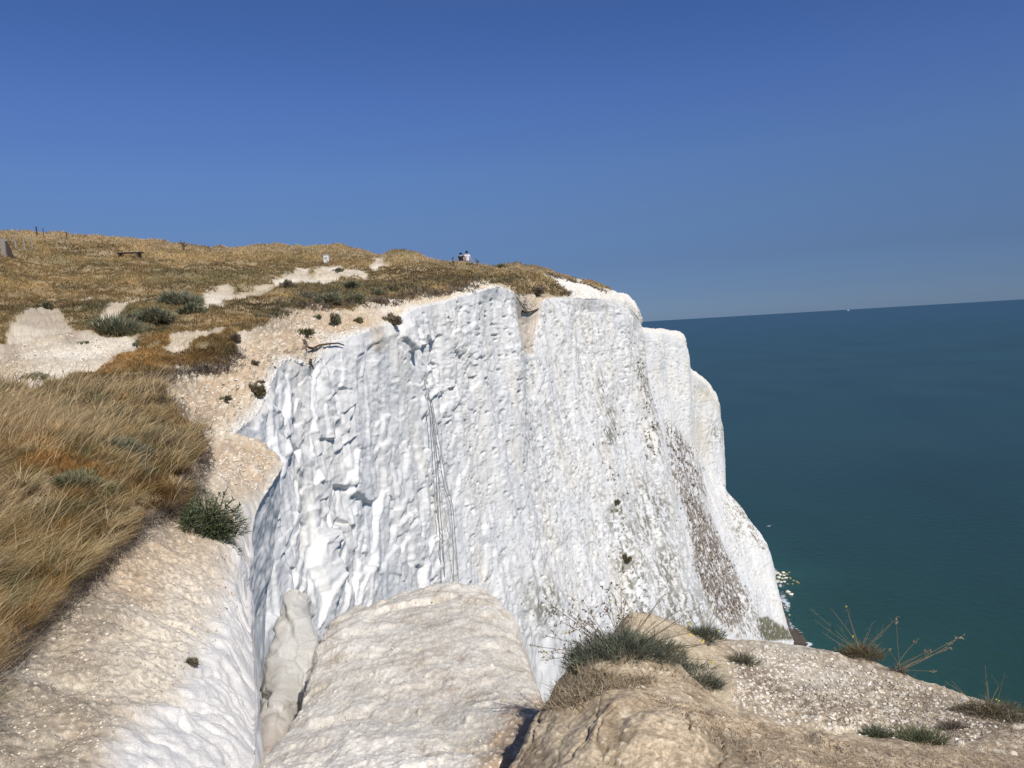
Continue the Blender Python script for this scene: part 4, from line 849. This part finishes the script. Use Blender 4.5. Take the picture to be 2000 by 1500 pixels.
# ------------------------------------------------------------------ loose stones
def stone_mesh(kind):
    import bmesh
    bm = bmesh.new(); bmesh.ops.create_icosphere(bm, subdivisions=2, radius=1)
    rs = random.Random(kind)
    pl = [(Vector((rs.gauss(0, 1), rs.gauss(0, 1), rs.gauss(0, 1))).normalized(), rs.uniform(.55, .85)) for _ in range(9)]
    for v in bm.verts:
        for nn, d in pl:
            s = v.co.dot(nn)
            if s > d: v.co -= nn*(s-d)
    V = np.array([list(v.co) for v in bm.verts]); Ff = np.array([[v.index for v in f.verts] for f in bm.faces]); bm.free(); return V, Ff
SM = [stone_mesh(k) for k in range(6)]
def rubble(name, label, polys, n, s0, s1, pal, mat=M_near):
    parts = []
    for poly, share in polys:
        us = np.array(poly)[:, 0]; vs = np.array(poly)[:, 1]
        uu = RNG.uniform(us.min(), us.max(), int(n*share*2)); vv_ = RNG.uniform(vs.min(), vs.max(), int(n*share*2)); ok = poly_sd(uu, vv_, poly) < 0
        for u, v in zip(uu[ok], vv_[ok]):
            h, nn = hit(u, v)
            if h is None or h.y > 60: continue
            V, Ff = SM[random.randrange(6)]; s = s0*(s1/s0)**(random.random()**2.6)*(h.y/5)**.75
            R = np.array(Matrix.Rotation(random.uniform(0, 6.28), 3, 'Z') @ Matrix.Rotation(random.uniform(-.6, .6), 3, 'X'))
            parts.append(((V*[1, random.uniform(.6, 1), random.uniform(.4, .75)]*s) @ R.T+np.array(h), Ff, np.repeat(pick(pal, 1), len(V), 0)))
    V, Ff, Cc = join(parts); return tag(mesh_np(name, V, Ff, mat, Cc), label, "rubble", kind="stuff")
PALE = [(.78,.72,.61),(.70,.64,.54),(.62,.54,.44),(.82,.77,.68)]
rubble("chalk_rubble", "loose pale chalk stones on the near slope below the grass", [([(0,1330),(200,1110),(360,1010),(450,1040),(470,1200),(330,1350),(150,1500),(0,1500)], 1.0)], 5200, .0018, .014, [(.62,.55,.44),(.52,.44,.34),(.70,.64,.53),(.40,.33,.25)])
rubble("tan_scree", "small stones scattered on the tan slopes above the cove", [([(310,760),(460,700),(560,660),(560,700),(480,800),(390,840)], .6),([(400,870),(540,890),(500,960),(420,930)], .3),([(590,610),(700,640),(700,650),(600,680),(570,640)], .4)], 1500, .005, .018, PALE)
rubble("ledge_gravel", "pale gravel stones covering the right hand ledge", [([(1420,1290),(1500,1260),(1620,1285),(1760,1320),(1980,1400),(1900,1450),(1700,1440),(1560,1420),(1430,1380)], 1.0)], 4800, .0025, .020, PALE)
rubble("spur_pebbles", "tiny pebbles lying on the rounded chalk spur", [([(640,1240),(850,1150),(960,1180),(1050,1350),(1000,1490),(520,1490)], 1.0)], 1500, .0015, .010, [(.62,.56,.47),(.72,.67,.58),(.50,.44,.36)])
rubble("path_stones", "loose white stones on the chalk path", [([(0,690),(100,640),(270,670),(200,730),(90,775),(0,770)], 1.0)], 600, .006, .02, PALE, M_land)

# ------------------------------------------------------------------ roots, ropes on the cliff
def on_face(u, v, off=.12, Ymin=10.5):
    h, n = hit(u, v, Ymin); return Vector(h)+n*off
def root(pts, r, label, Ymin=10.5, off=.1):
    w = [on_face(u, v, off, Ymin) for u, v in pts]; q = []
    for a, b in zip(w[:-1], w[1:]): q += [a.lerp(b, t) for t in (0, .33, .66)]
    q.append(w[-1]); o = tubes("exposed_root", [(q, r, r*.5)], M_root); tag(o, label, "root", "old roots on the white cliff")
root([(588,664),(594,678),(606,684),(622,678),(640,673),(655,673),(667,677)], .045, "long dark curved root hanging across the stony gully")
root([(600,702),(602,712),(606,719)], .04, "short dark root below the long one in the gully")
root([(1018,607),(1030,608),(1042,607),(1050,603)], .09, "dark branch lying across the tan scree chute")
def rope(pts, label, r=.022):
    w = [on_face(u, v, .05, 10.5) for u, v in pts]; n = len(w); t = [i/(n-1) for i in range(n)]
    best = None
    for k in range(-40, 41):                 # the hanging line nearest the wall that stays in front of it
        sl = k*.08; y0 = min(w[i].y-sl*t[i] for i in range(n)); gap = sum(w[i].y-(y0+sl*t[i]) for i in range(n))
        if best is None or gap < best[0]: best = (gap, y0-.05, sl)
    q = np.array([at(pts[i][0], pts[i][1], best[1]+best[2]*t[i]) for i in range(n)])
    q = pchip(np.array(t), q, np.linspace(0, 1, 26)); tag(tubes("rope", [([tuple(p) for p in q], r, r)], M_rope), label, "rope", "ropes hanging down the white cliff")
rope([(829,742),(838,800),(846,860),(852,930),(856,1000),(859,1060),(862,1140)], "leftmost grey rope hanging down the white cliff")
rope([(832,742),(842,800),(851,870),(856,930),(860,1000),(865,1060),(869,1140)], "second grey rope from the left on the cliff")
rope([(833,745),(847,820),(857,890),(868,950),(880,990),(884,1040),(886,1140)], "third grey rope, bending right halfway down the cliff", .018)
rope([(835,745),(850,820),(861,880),(872,945),(884,990),(889,1050),(896,1142)], "rightmost grey rope, beside the bending one", .018)

# ------------------------------------------------------------------ small things on the hill
def box_mesh(name, sx, sy, sz, mat, parent, loc=(0, 0, 0), rot=(0, 0, 0), bev=.01):
    import bmesh
    bm = bmesh.new(); bmesh.ops.create_cube(bm, size=1)
    for v in bm.verts: v.co = Vector((v.co.x*sx, v.co.y*sy, v.co.z*sz))
    bmesh.ops.bevel(bm, geom=bm.edges[:], offset=bev, segments=2, affect='EDGES', profile=.7)
    me = bpy.data.meshes.new(name); bm.to_mesh(me); bm.free(); me.materials.append(mat)
    o = bpy.data.objects.new(name, me); COL.objects.link(o); o.location = loc; o.rotation_euler = rot
    if parent: o.parent = parent
    return o
# bench
h, _ = hit(255, 505); s = h.y/F
e = tag(empty("bench", h), "low backless wooden bench in the brown grass on the hillside", "bench"); e.rotation_euler = (0, .03, -.05)
wd = 50*s
for dy in (-.12, .12): box_mesh("seat_plank", wd, .2, .06, M_darkwood, e, (0, dy, .36))
for dx in (-wd*.40, wd*.34): box_mesh("leg", .09, .36, .6, M_darkwood, e, (dx, 0, .03))
# marker
h, _ = hit(638, 513); s = h.y/F
e = tag(empty("marker_post", h), "short white marker block standing in the brown grass", "marker")
M_white = flat_mat("painted_white", (.74, .74, .72), .6, .06); M_grey2 = flat_mat("grey_concrete", (.42, .43, .44), .8)
box_mesh("block", 9.5*s, .3, 15*s, M_white, e, (0, 0, 6.5*s)); box_mesh("cap", 10.5*s, .34, 1.6*s, M_grey2, e, (0, 0, 14.3*s+.01)); box_mesh("plate", 5*s, .02, 4*s, M_grey2, e, (0, -.16, 8.5*s), bev=.003)
# gate post at left
h, _ = hit(10, 500); s = h.y/F
e = tag(empty("gate_post", h), "thick grey timber post with a dark brace at the left edge", "post"); e.rotation_euler = (0, .06, 0)
box_mesh("post", 8*s, .28, 36*s, M_wood, e, (-1*s, 0, 15*s), (0, -.05, 0), .02); box_mesh("brace", 6*s, .2, 30*s, M_darkwood, e, (6.5*s, .08, 9*s), (0, -.38, 0), .02); box_mesh("cap", 5*s, .2, 5*s, M_wood, e, (4*s, 0, 30*s), (0, 0, 0), .02)
box_mesh("rail", 14*s, .1, 2*s, M_wood, e, (-8*s, 0, 27*s), (0, 0, 0), .01)
def fpost(u, vb, vt, r, label, mat, arm=False):
    h, _ = hit(u, vb)
    if h is None: h, _ = hit(u, vb+6)
    s = h.y/F; hh = (vb-vt)*s
    tl = [([Vector((0, 0, -.3)), Vector((.01, 0, hh*.5)), Vector((-.02, 0, hh))], r, r*.85)]
    o = tubes("fence_post", tl, mat, None, 7); o.location = h; tag(o, label, "fence post", "posts of the skyline fence")
fpost(73, 466, 443, .055, "tallest dark fence post on the left skyline", M_darkwood)
fpost(86, 465, 446, .03, "thin fence post just right of the tallest on the skyline", M_darkwood)
fpost(101, 466, 448, .045, "pale fence post in the middle of the skyline row", M_wood)
fpost(110, 467, 448, .025, "thinnest fence post right of the pale one", M_wood)
fpost(131, 470, 453, .04, "rightmost short dark fence post on the left skyline", M_darkwood)
fpost(31, 488, 463, .05, "pale leaning stake right of the thick timber post", M_wood)
fpost(48, 490, 464, .055, "pale stake in the grass, middle of the three below the skyline", M_wood)
fpost(63, 488, 464, .05, "pale stake in the grass below the tallest skyline post", M_wood)
# lone dry plants against the sky
def skyplant(u, vb, vt, label, blobs):
    h, _ = hit(u, vb); s = h.y/F; e = tag(empty("dry_stalks"), label, "plant", "dry plants against the sky")
    root_ = Vector(h); ln = []
    for du, dv in blobs:
        b = root_+Vector(((du)*s, 0, (vb-vt+dv)*s)); m = root_.lerp(b, .5)+Vector((random.uniform(-1, 1)*s, 0, s)); ln.append(([root_, m, b], .025, .012))
    for l_ in ln:
        tw = twiggy([l_], 4, 4*s, .012, .5); stem_mesh("stem", [l_]+tw, e, (.08, .065, .05), 6, .09, DEAD, .6)
skyplant(358, 489, 474, "dark umbel plant against the sky on the hill crest", [(-3, 0), (3, 1), (0, -2), (7, -4)])
skyplant(885, 520, 505, "small dark plant just left of the two people", [(0, 0), (2, -7)])
skyplant(932, 521, 508, "dry stalk just right of the two people on the brow", [(0, 0), (2, -3), (-8, -8)])

# ------------------------------------------------------------------ people
M_skin = flat_mat("skin", (.50, .33, .25), .6, .05); M_hair = flat_mat("black_hair", (.012, .010, .010), .6)
M_navy = flat_mat("navy_cloth", (.018, .022, .035), .9); M_wt = flat_mat("white_cloth", (.78, .76, .74), .9, .04); M_short = flat_mat("dark_shorts", (.02, .022, .05), .9); M_strap = flat_mat("brown_strap", (.28, .17, .11), .8); M_shoe = flat_mat("shoe", (.06, .06, .06), .7)
def skin_obj(name, verts, edges, radii, mat, parent, rootv=0, sub=2):
    me = bpy.data.meshes.new(name); me.from_pydata(verts, edges, []); me.materials.append(mat)
    o = bpy.data.objects.new(name, me); COL.objects.link(o); o.parent = parent
    m = o.modifiers.new("skin", 'SKIN'); m.use_smooth_shade = True
    for i, r in enumerate(radii): me.skin_vertices[0].data[i].radius = r if isinstance(r, tuple) else (r, r)
    me.skin_vertices[0].data[rootv].use_root = True
    s = o.modifiers.new("sub", 'SUBSURF'); s.levels = sub; s.render_levels = sub
    return o
def person(u, vtop, Yp, height, label, top_mat, arms, hair_w, strap, step, sleeve):
    s = Yp/F; k = height/1.75; best = None
    for q in range(60):                       # stand on the ground where the head reaches the sighted height
        top = Vector(at(u, vtop, Yp-4+q*.1)); g_ = drop((top.x, top.y, top.z), 2)
        if g_ is not None and (best is None or abs(top.z-height-g_.z) < best[0]): best = (abs(top.z-height-g_.z), top, g_.z)
    top = best[1]; print("PERSON", u, best, top.y); top.z = best[2]+height
    e = tag(empty("person", (top.x, top.y, top.z-height)), label, "person", "two people on the brow"); e.scale = (k, k, k)
    A = arms
    v = [(0,0,.96),(0,0,1.12),(0,0,1.30),(0,.0,1.43),(0,.0,1.50),(0,-.01,1.585),(0,-.01,1.68),   # 0 pelvis .. 6 head
         (-.17,0,1.40),A[0],A[1],A[2],(.17,0,1.40),A[3],A[4],A[5],
         (-.09,0,.90),(-.10,.02+step*.12,.50),(-.10,-.02+step*.18,.09),(-.10,.13+step*.18,.04),
         (.09,0,.90),(.10,.02-step*.12,.50),(.10,-.02-step*.20,.09),(.10,.13-step*.20,.04)]
    ed = [(0,1),(1,2),(2,3),(3,4),(4,5),(5,6),(3,7),(7,8),(8,9),(9,10),(3,11),(11,12),(12,13),(13,14),(0,15),(15,16),(16,17),(17,18),(0,19),(19,20),(20,21),(21,22)]
    rd = [(.15,.10),(.13,.095),(.155,.10),(.10,.08),.05,(.075,.09),(.07,.085),.06,.046,.036,.03,.06,.046,.036,.03,.085,.058,.045,.04,.085,.058,.045,.04]
    skin_obj("body", v, ed, rd, M_skin, e)
    # hands: five fingers each
    for wr, elb in ((A[2], A[1]), (A[5], A[4])):
        w = Vector(wr); d = (w-Vector(elb)).normalized(); sd = d.orthogonal().normalized(); hv = [tuple(w), tuple(w+d*.08)]; he = [(0, 1)]; hr = [.026, .032]
        for q, (oo, ll) in enumerate(((-.03, .06), (-.01, .075), (.01, .078), (.03, .065))):
            hv += [tuple(w+d*.09+sd*oo), tuple(w+d*(.09+ll)+sd*oo*1.1+Vector((0, .02, 0)))]; i = len(hv); he += [(1, i-2), (i-2, i-1)]; hr += [.01, .008]
        hv += [tuple(w+d*.03-sd*.05), tuple(w+d*.07-sd*.065)]; i = len(hv); he += [(0, i-2), (i-2, i-1)]; hr += [.011, .009]
        skin_obj("hand", hv, he, hr, M_skin, e, 0, 1)
    # shirt
    sv = [v[0], v[1], v[2], v[3], v[7], v[11]]; sv[0] = (0, 0, .93); se = [(0, 1), (1, 2), (2, 3), (3, 4), (3, 5)]; sr = [(.195, .14), (.185, .13), (.205, .14), (.135, .105), .09, .09]
    for a, b, j in ((v[7], A[0], 4), (v[11], A[3], 5)):
        p = Vector(a).lerp(Vector(b), sleeve); sv.append(tuple(p)); se.append((j, len(sv)-1)); sr.append(.082)
    skin_obj("shirt", sv, se, sr, top_mat, e)
    # shorts
    skin_obj("shorts", [(0,0,1.0),(0,0,.90),(-.10,0,.82),(-.11,.01+step*.06,.60),(.10,0,.82),(.11,.01-step*.06,.60)], [(0,1),(1,2),(2,3),(1,4),(4,5)], [(.19,.135),(.19,.14),.125,.11,.125,.11], M_short, e)
    for sx, st in ((-1, 1), (1, -1)):
        skin_obj("shoe", [(sx*.10, -.05+st*step*.18, .04), (sx*.10, .15+st*step*.18, .035)], [(0, 1)], [.045, .042], M_shoe, e, 0, 1)
    # hair
    skin_obj("hair", [(0,-.045,1.56),(0,-.035,1.66),(0,.02,1.73)], [(0,1),(1,2)], [(.10*hair_w,.07),(.125*hair_w,.115),.085], M_hair, e)
    # face on the side turned away from the camera
    fc = skin_obj("nose", [(0, .085, 1.645), (0, .105, 1.625)], [(0, 1)], [.012, .014], M_skin, e, 0, 1)
    for sx in (-1, 1): skin_obj("ear", [(sx*.082, -.005, 1.66), (sx*.088, -.01, 1.625)], [(0, 1)], [.014, .011], M_skin, e, 0, 1)
    if strap:
        pts = [Vector(p) for p in ((.09,-.02,1.50),(.05,-.125,1.42),(-.03,-.155,1.27),(-.11,-.145,1.12),(-.18,-.09,1.00))]
        tubes("strap", [(pts, .016, .016)], M_strap, e, 6); box_mesh("bag", .10, .20, .16, M_strap, e, (-.21, .0, .97), (0, 0, .1), .02)
    return e
person(899.5, 493.4, 63.2, 1.62, "person in a dark navy short sleeved top seen from behind", M_navy, [(-.26,.0,1.18),(-.27,.03,.94),(-.26,.06,.84),(.24,.0,1.16),(.24,.03,.95),(.22,.08,.86)], 1.06, False, .5, .35)
person(911.3, 490.5, 63.6, 1.74, "taller person in a white t-shirt with a strap across the back", M_wt, [(-.24,0,1.17),(-.25,.04,.94),(-.23,.08,.85),(.27,0,1.18),(.36,.0,.98),(.43,.02,.86)], 1.0, True, .7, .6)

# ------------------------------------------------------------------ sea, beach, rocks, birds, ship
def sea_mat():
    m, nt, b = nt_mat("sea_water"); Nn = nt.nodes.new; L = nt.links.new
    geo = Nn('ShaderNodeNewGeometry')
    ln = Nn('ShaderNodeVectorMath'); ln.operation = 'LENGTH'; L(geo.outputs['Position'], ln.inputs[0])
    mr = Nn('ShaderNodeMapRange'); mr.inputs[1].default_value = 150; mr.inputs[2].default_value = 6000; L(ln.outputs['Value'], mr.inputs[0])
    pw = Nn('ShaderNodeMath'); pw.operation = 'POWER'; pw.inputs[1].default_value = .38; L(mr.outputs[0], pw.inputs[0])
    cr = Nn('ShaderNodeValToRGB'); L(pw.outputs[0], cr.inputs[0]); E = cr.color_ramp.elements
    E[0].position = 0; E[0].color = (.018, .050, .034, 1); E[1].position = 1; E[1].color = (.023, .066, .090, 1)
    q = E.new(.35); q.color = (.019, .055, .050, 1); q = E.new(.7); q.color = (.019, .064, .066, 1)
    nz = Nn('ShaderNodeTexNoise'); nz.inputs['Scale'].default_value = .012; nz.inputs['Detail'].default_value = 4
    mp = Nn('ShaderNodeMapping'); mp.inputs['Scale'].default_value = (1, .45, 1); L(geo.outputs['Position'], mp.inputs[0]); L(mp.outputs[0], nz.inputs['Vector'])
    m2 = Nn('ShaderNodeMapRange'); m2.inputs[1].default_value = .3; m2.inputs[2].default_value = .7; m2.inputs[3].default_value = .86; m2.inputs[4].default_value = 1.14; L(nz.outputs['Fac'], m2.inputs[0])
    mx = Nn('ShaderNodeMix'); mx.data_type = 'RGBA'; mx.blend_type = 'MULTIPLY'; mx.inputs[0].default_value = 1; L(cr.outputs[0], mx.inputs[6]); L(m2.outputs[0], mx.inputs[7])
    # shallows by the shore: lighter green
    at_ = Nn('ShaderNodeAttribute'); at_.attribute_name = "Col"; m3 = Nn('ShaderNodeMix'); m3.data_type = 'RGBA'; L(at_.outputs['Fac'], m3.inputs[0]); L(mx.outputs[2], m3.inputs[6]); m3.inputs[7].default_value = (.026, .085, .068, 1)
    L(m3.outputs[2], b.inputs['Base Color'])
    b.inputs['Roughness'].default_value = .35; b.inputs['Specular IOR Level'].default_value = .22
    w1 = Nn('ShaderNodeTexNoise'); w1.inputs['Scale'].default_value = .35; w1.inputs['Detail'].default_value = 5; L(geo.outputs['Position'], w1.inputs['Vector'])
    bp = Nn('ShaderNodeBump'); bp.inputs['Strength'].default_value = .5; bp.inputs['Distance'].default_value = .5; L(w1.outputs['Fac'], bp.inputs['Height']); L(bp.outputs[0], b.inputs['Normal'])
    return m
rad = np.r_[0.5, np.geomspace(20, 90000, 170)]; ang = np.linspace(0, 2*math.pi, 361)
RR, AA = np.meshgrid(rad, ang, indexing='ij'); SX, SY = RR*np.sin(AA), RR*np.cos(AA)
SP = np.stack([SX, SY, np.full_like(SX, SEA)], -1)
shore = np.array([at_z(u, v, SEA) for u, v in [(1500,1080),(1520,1120),(1524,1150),(1528,1180),(1545,1215),(1565,1250),(1590,1290),(1600,1400)]])
dm = np.full(SX.shape, 1e9)
for a, b in zip(shore[:-1], shore[1:]):
    ex, ey = b[0]-a[0], b[1]-a[1]; t = np.clip(((SX-a[0])*ex+(SY-a[1])*ey)/(ex*ex+ey*ey), 0, 1); dm = np.minimum(dm, np.hypot(SX-a[0]-t*ex, SY-a[1]-t*ey))
sh = np.exp(-dm/22)*(.55+.45*vnoise(SX*.06, SY*.06))*.8
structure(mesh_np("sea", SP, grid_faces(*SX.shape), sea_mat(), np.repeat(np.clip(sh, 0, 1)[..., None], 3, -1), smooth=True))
# beach and foam follow the foot of the far headland
bpix = np.array([(1480,1060),(1495,1100),(1508,1130),(1514,1160),(1526,1190),(1541,1222),(1562,1256),(1590,1300),(1620,1380),(1640,1500)], float)
bw = at_z(bpix[:, 0], bpix[:, 1], SEA); tt = np.linspace(0, 1, 240); L0 = pchip(np.linspace(0, 1, len(bw)), bw, tt)
tg = np.gradient(L0, axis=0); tg /= np.linalg.norm(tg, axis=1, keepdims=True); nr = np.stack([-tg[:, 1], tg[:, 0], np.zeros(240)], 1)
if nr[100, 0] < 0: nr = -nr
M_beach = attr_mat("wet_shingle", var=.25, vscale=2., bump=.6, bscale=3., bdist=.2)
w = np.linspace(-30, 1, 40); wo = vnoise(tt*30, tt*0, None, 5)*.8
BP = L0[:, None, :]+nr[:, None, :]*(w[None, :, None]+wo[:, None, None]); BP[..., 2] = SEA+.05-np.minimum(w, 0)[None, :]*.09+fbm(BP, .8, 3, 33)*.12
bcl = mix(np.ones(BP.shape)*C(.075, .06, .05), C(.15, .125, .105), np.clip(fbm(BP, .7, 3, 8)+.3, 0, 1))
structure(mesh_np("beach", BP, grid_faces(240, 40), M_beach, bcl, smooth=True))
def foam_mat():
    m, nt, b = nt_mat("sea_foam"); Nn = nt.nodes.new; L = nt.links.new
    geo = Nn('ShaderNodeNewGeometry'); nz = Nn('ShaderNodeTexNoise'); nz.inputs['Scale'].default_value = .55; nz.inputs['Detail'].default_value = 6; nz.inputs['Roughness'].default_value = .7; L(geo.outputs['Position'], nz.inputs['Vector'])
    at_ = Nn('ShaderNodeAttribute'); at_.attribute_name = "Col"; ad = Nn('ShaderNodeMath'); ad.operation = 'ADD'; L(nz.outputs['Fac'], ad.inputs[0]); L(at_.outputs['Fac'], ad.inputs[1])
    mr = Nn('ShaderNodeMapRange'); mr.inputs[1].default_value = .95; mr.inputs[2].default_value = 1.12; L(ad.outputs[0], mr.inputs[0]); L(mr.outputs[0], b.inputs['Alpha'])
    b.inputs['Base Color'].default_value = (.62, .68, .72, 1); b.inputs['Roughness'].default_value = .9; return m
w = np.linspace(-.5, 9, 30); FP = L0[:, None, :]+nr[:, None, :]*(w[None, :, None]+wo[:, None, None]); FP[..., 2] = SEA+.06+w[None]*0
fu_, fv_ = proj(FP); fcol = np.clip(1-np.abs(w-1.0)/2.6, 0, 1)[None, :]*(.42+.35*vnoise(tt*22, tt*0, None, 8)[:, None])+blob(fu_, fv_, (1532,1165,14,22),(1540,1185,8,20),(1530,1140,20,12))*.30
fcol = fcol+blob(fu_, fv_, (1522,1150,22,14),(1528,1175,16,14),(1545,1145,14,8))*.08
fcol = np.clip(fcol, 0, 1)*(w[None, :] < 8.6)
structure(mesh_np("surf", FP, grid_faces(240, 30), foam_mat(), np.repeat(fcol[..., None], 3, -1), smooth=True))
M_sr = attr_mat("sea_rock", var=.25, vscale=2., bump=.5, bscale=3., bdist=.1)
desc = ["pale", "yellowish", "white", "weed-stained", "flat", "rounded", "angular"]
rk = [(1518,1120,6),(1524,1123,5),(1530,1119,5),(1536,1122,4),(1541,1118,3),(1521,1128,6),(1528,1130,5),(1535,1129,5),(1543,1130,5),(1519,1135,6),(1526,1137,5),(1532,1136,4),(1550,1134,4),(1556,1137,5),(1548,1141,3),(1524,1143,4),(1539,1156,7),(1545,1161,6),(1560,1139,3),(1538,1141,3),(1533,1187,3),(1542,1201,3),(1531,1124,4)]
for i, (u, v, px) in enumerate(rk):
    p_ = at_z(float(u), float(v), SEA); s = px*.5*p_[1]/F*1.9; V, Ff = SM[i % 6]
    yel = (.30, .27, .14) if i in (3, 4, 8, 12, 13, 18, 19, 14) else ((.72, .66, .54) if i % 3 else (.62, .55, .40))
    o = mesh_np("sea_boulder", V*[1, random.uniform(.7, 1), random.uniform(.45, .7)]*s, Ff, M_sr, np.repeat(np.array([yel]), len(V), 0)); o.location = p_; o.rotation_euler[2] = random.uniform(0, 6)
    if i == 16: lb = "larger pale boulder standing alone in the surf below the rock shelf"
    elif i == 17: lb = "second lone boulder in the water just right of the larger pale one"
    elif i in (20, 21): lb = ["small stone in the surf below the lone boulders, upper one", "small stone in the surf nearest the dark beach"][i-20]
    elif i in (3, 4, 8, 12, 13, 18, 19, 14): lb = "weed yellowed rock on the outer side of the rock shelf in the sea"
    else: lb = "pale chalk rock of the shelf at the foot of the farthest headland"
    tag(o, lb, "boulder", "pale boulders" if "pale chalk" in lb else ("weedy boulders" if "weed" in lb else "boulders in the surf"))
# gull
gp = Vector(at(1502, 1028, 110)); e = tag(empty("gull", gp), "white gull gliding over the sea right of the farthest headland", "bird")
M_gull = flat_mat("gull_feathers", (.8, .8, .8), .8, .04); M_wing = flat_mat("gull_wing", (.6, .62, .65), .8, .05)
skin_obj("body", [(-.22,0,0),(-.10,0,.01),(.08,0,.02),(.17,0,.05),(.24,0,.04)], [(0,1),(1,2),(2,3),(3,4)], [.02,.06,.07,.045,.012], M_gull, e, 2, 2)
for sg in (-1, 1):
    wv = [(.08,sg*.04,.03),(-.08,sg*.04,.03),(.10,sg*.28,.12),(-.07,sg*.28,.12),(.0,sg*.62,.08),(-.06,sg*.60,.08)]
    mesh_np("wing", wv, [(0,1,3,2),(2,3,5,4)], M_wing, parent=e)
e.rotation_euler = (0, 0, 1.9); e.scale = (.7, .7, .7)
# ship on the horizon
shp = at_z(1657.0, 606.0, SEA); dsh = 34000.; shp = ray(1657.0, 604.0); shp = np.array([shp[0]/shp[1]*dsh, dsh, SEA])
e = tag(empty("ship", shp), "tiny white ship far out on the horizon", "ship")
M_ship = flat_mat("ship_white", (.8, .8, .8), .6, .03, 1.); M_hull = flat_mat("ship_hull", (.55, .57, .6), .6, .03, 1.)
hv = [(-45,-7,0),(40,-7,0),(58,0,0),(40,7,0),(-45,7,0),(-48,-9,12),(44,-9,12),(66,0,14),(44,9,12),(-48,9,12)]
mh = bpy.data.meshes.new("hull"); mh.from_pydata(hv, [], [(0,1,6,5),(1,2,7,6),(2,3,8,7),(3,4,9,8),(4,0,5,9),(5,6,7,8,9),(0,4,3,2,1)]); mh.materials.append(M_hull); oh = bpy.data.objects.new("hull", mh); COL.objects.link(oh); oh.parent = e
box_mesh("superstructure", 60, 14, 16, M_ship, e, (-8, 0, 20), bev=1); box_mesh("funnel", 8, 6, 12, M_ship, e, (-25, 0, 33), bev=1)

# ------------------------------------------------------------------ light
SUN_EL, SUN_AZ = 44.0, 149.0        # azimuth measured clockwise from +Y (view direction)
el, az = math.radians(SUN_EL), math.radians(SUN_AZ)
sd = Vector((math.sin(az)*math.cos(el), math.cos(az)*math.cos(el), math.sin(el)))
sun_d = bpy.data.lights.new("sun", 'SUN'); sun_d.energy = 4.1; sun_d.angle = math.radians(.53); sun_d.color = (1.0, .955, .89)
sun = bpy.data.objects.new("sun", sun_d); COL.objects.link(sun); sun.rotation_euler = (-sd).to_track_quat('-Z', 'Y').to_euler(); sun.location = (0, 0, 60)
wd_ = bpy.data.worlds.new("World"); SC.world = wd_; wd_.use_nodes = True; nt = wd_.node_tree; nt.nodes.clear()
sky = nt.nodes.new('ShaderNodeTexSky'); sky.sky_type = 'NISHITA'; sky.sun_disc = False; sky.sun_elevation = el; sky.sun_rotation = az
sky.altitude = 100; sky.air_density = 1.0; sky.dust_density = .3; sky.ozone_density = 4.0
bg = nt.nodes.new('ShaderNodeBackground'); bg.inputs[1].default_value = .10; wo_ = nt.nodes.new('ShaderNodeOutputWorld')
tcw = nt.nodes.new('ShaderNodeTexCoord'); sxyz = nt.nodes.new('ShaderNodeSeparateXYZ'); nt.links.new(tcw.outputs['Generated'], sxyz.inputs[0])
hz = nt.nodes.new('ShaderNodeValToRGB'); nt.links.new(sxyz.outputs['Z'], hz.inputs[0])     # tint by elevation, tuned to correct the sky colour
hs = [(0, (.26,.39,.74)), (.030, (.236,.337,.629)), (.072, (.264,.336,.555)), (.132, (.371,.438,.624)), (.19, (.444,.526,.745)), (.27, (.457,.554,.86)), (.345, (.406,.533,.849)), (.6, (.52,.56,.70)), (1, (.62,.62,.68))]
hz.color_ramp.elements[0].color = hs[0][1]+(1,); hz.color_ramp.elements[1].color = hs[-1][1]+(1,)
for p_, c_ in hs[1:-1]: q_ = hz.color_ramp.elements.new(p_); q_.color = c_+(1,)
mw_ = nt.nodes.new('ShaderNodeMix'); mw_.data_type = 'RGBA'; mw_.blend_type = 'MULTIPLY'; mw_.inputs[0].default_value = 1
nt.links.new(sky.outputs[0], mw_.inputs[6]); nt.links.new(hz.outputs[0], mw_.inputs[7]); nt.links.new(mw_.outputs[2], bg.inputs[0]); nt.links.new(bg.outputs[0], wo_.inputs[0])
SC.view_settings.view_transform = 'Standard'; SC.view_settings.look = 'None'; SC.view_settings.exposure = 0; SC.view_settings.gamma = 1
SC.cycles.max_bounces = 6; SC.cycles.diffuse_bounces = 3; SC.cycles.transparent_max_bounces = 16
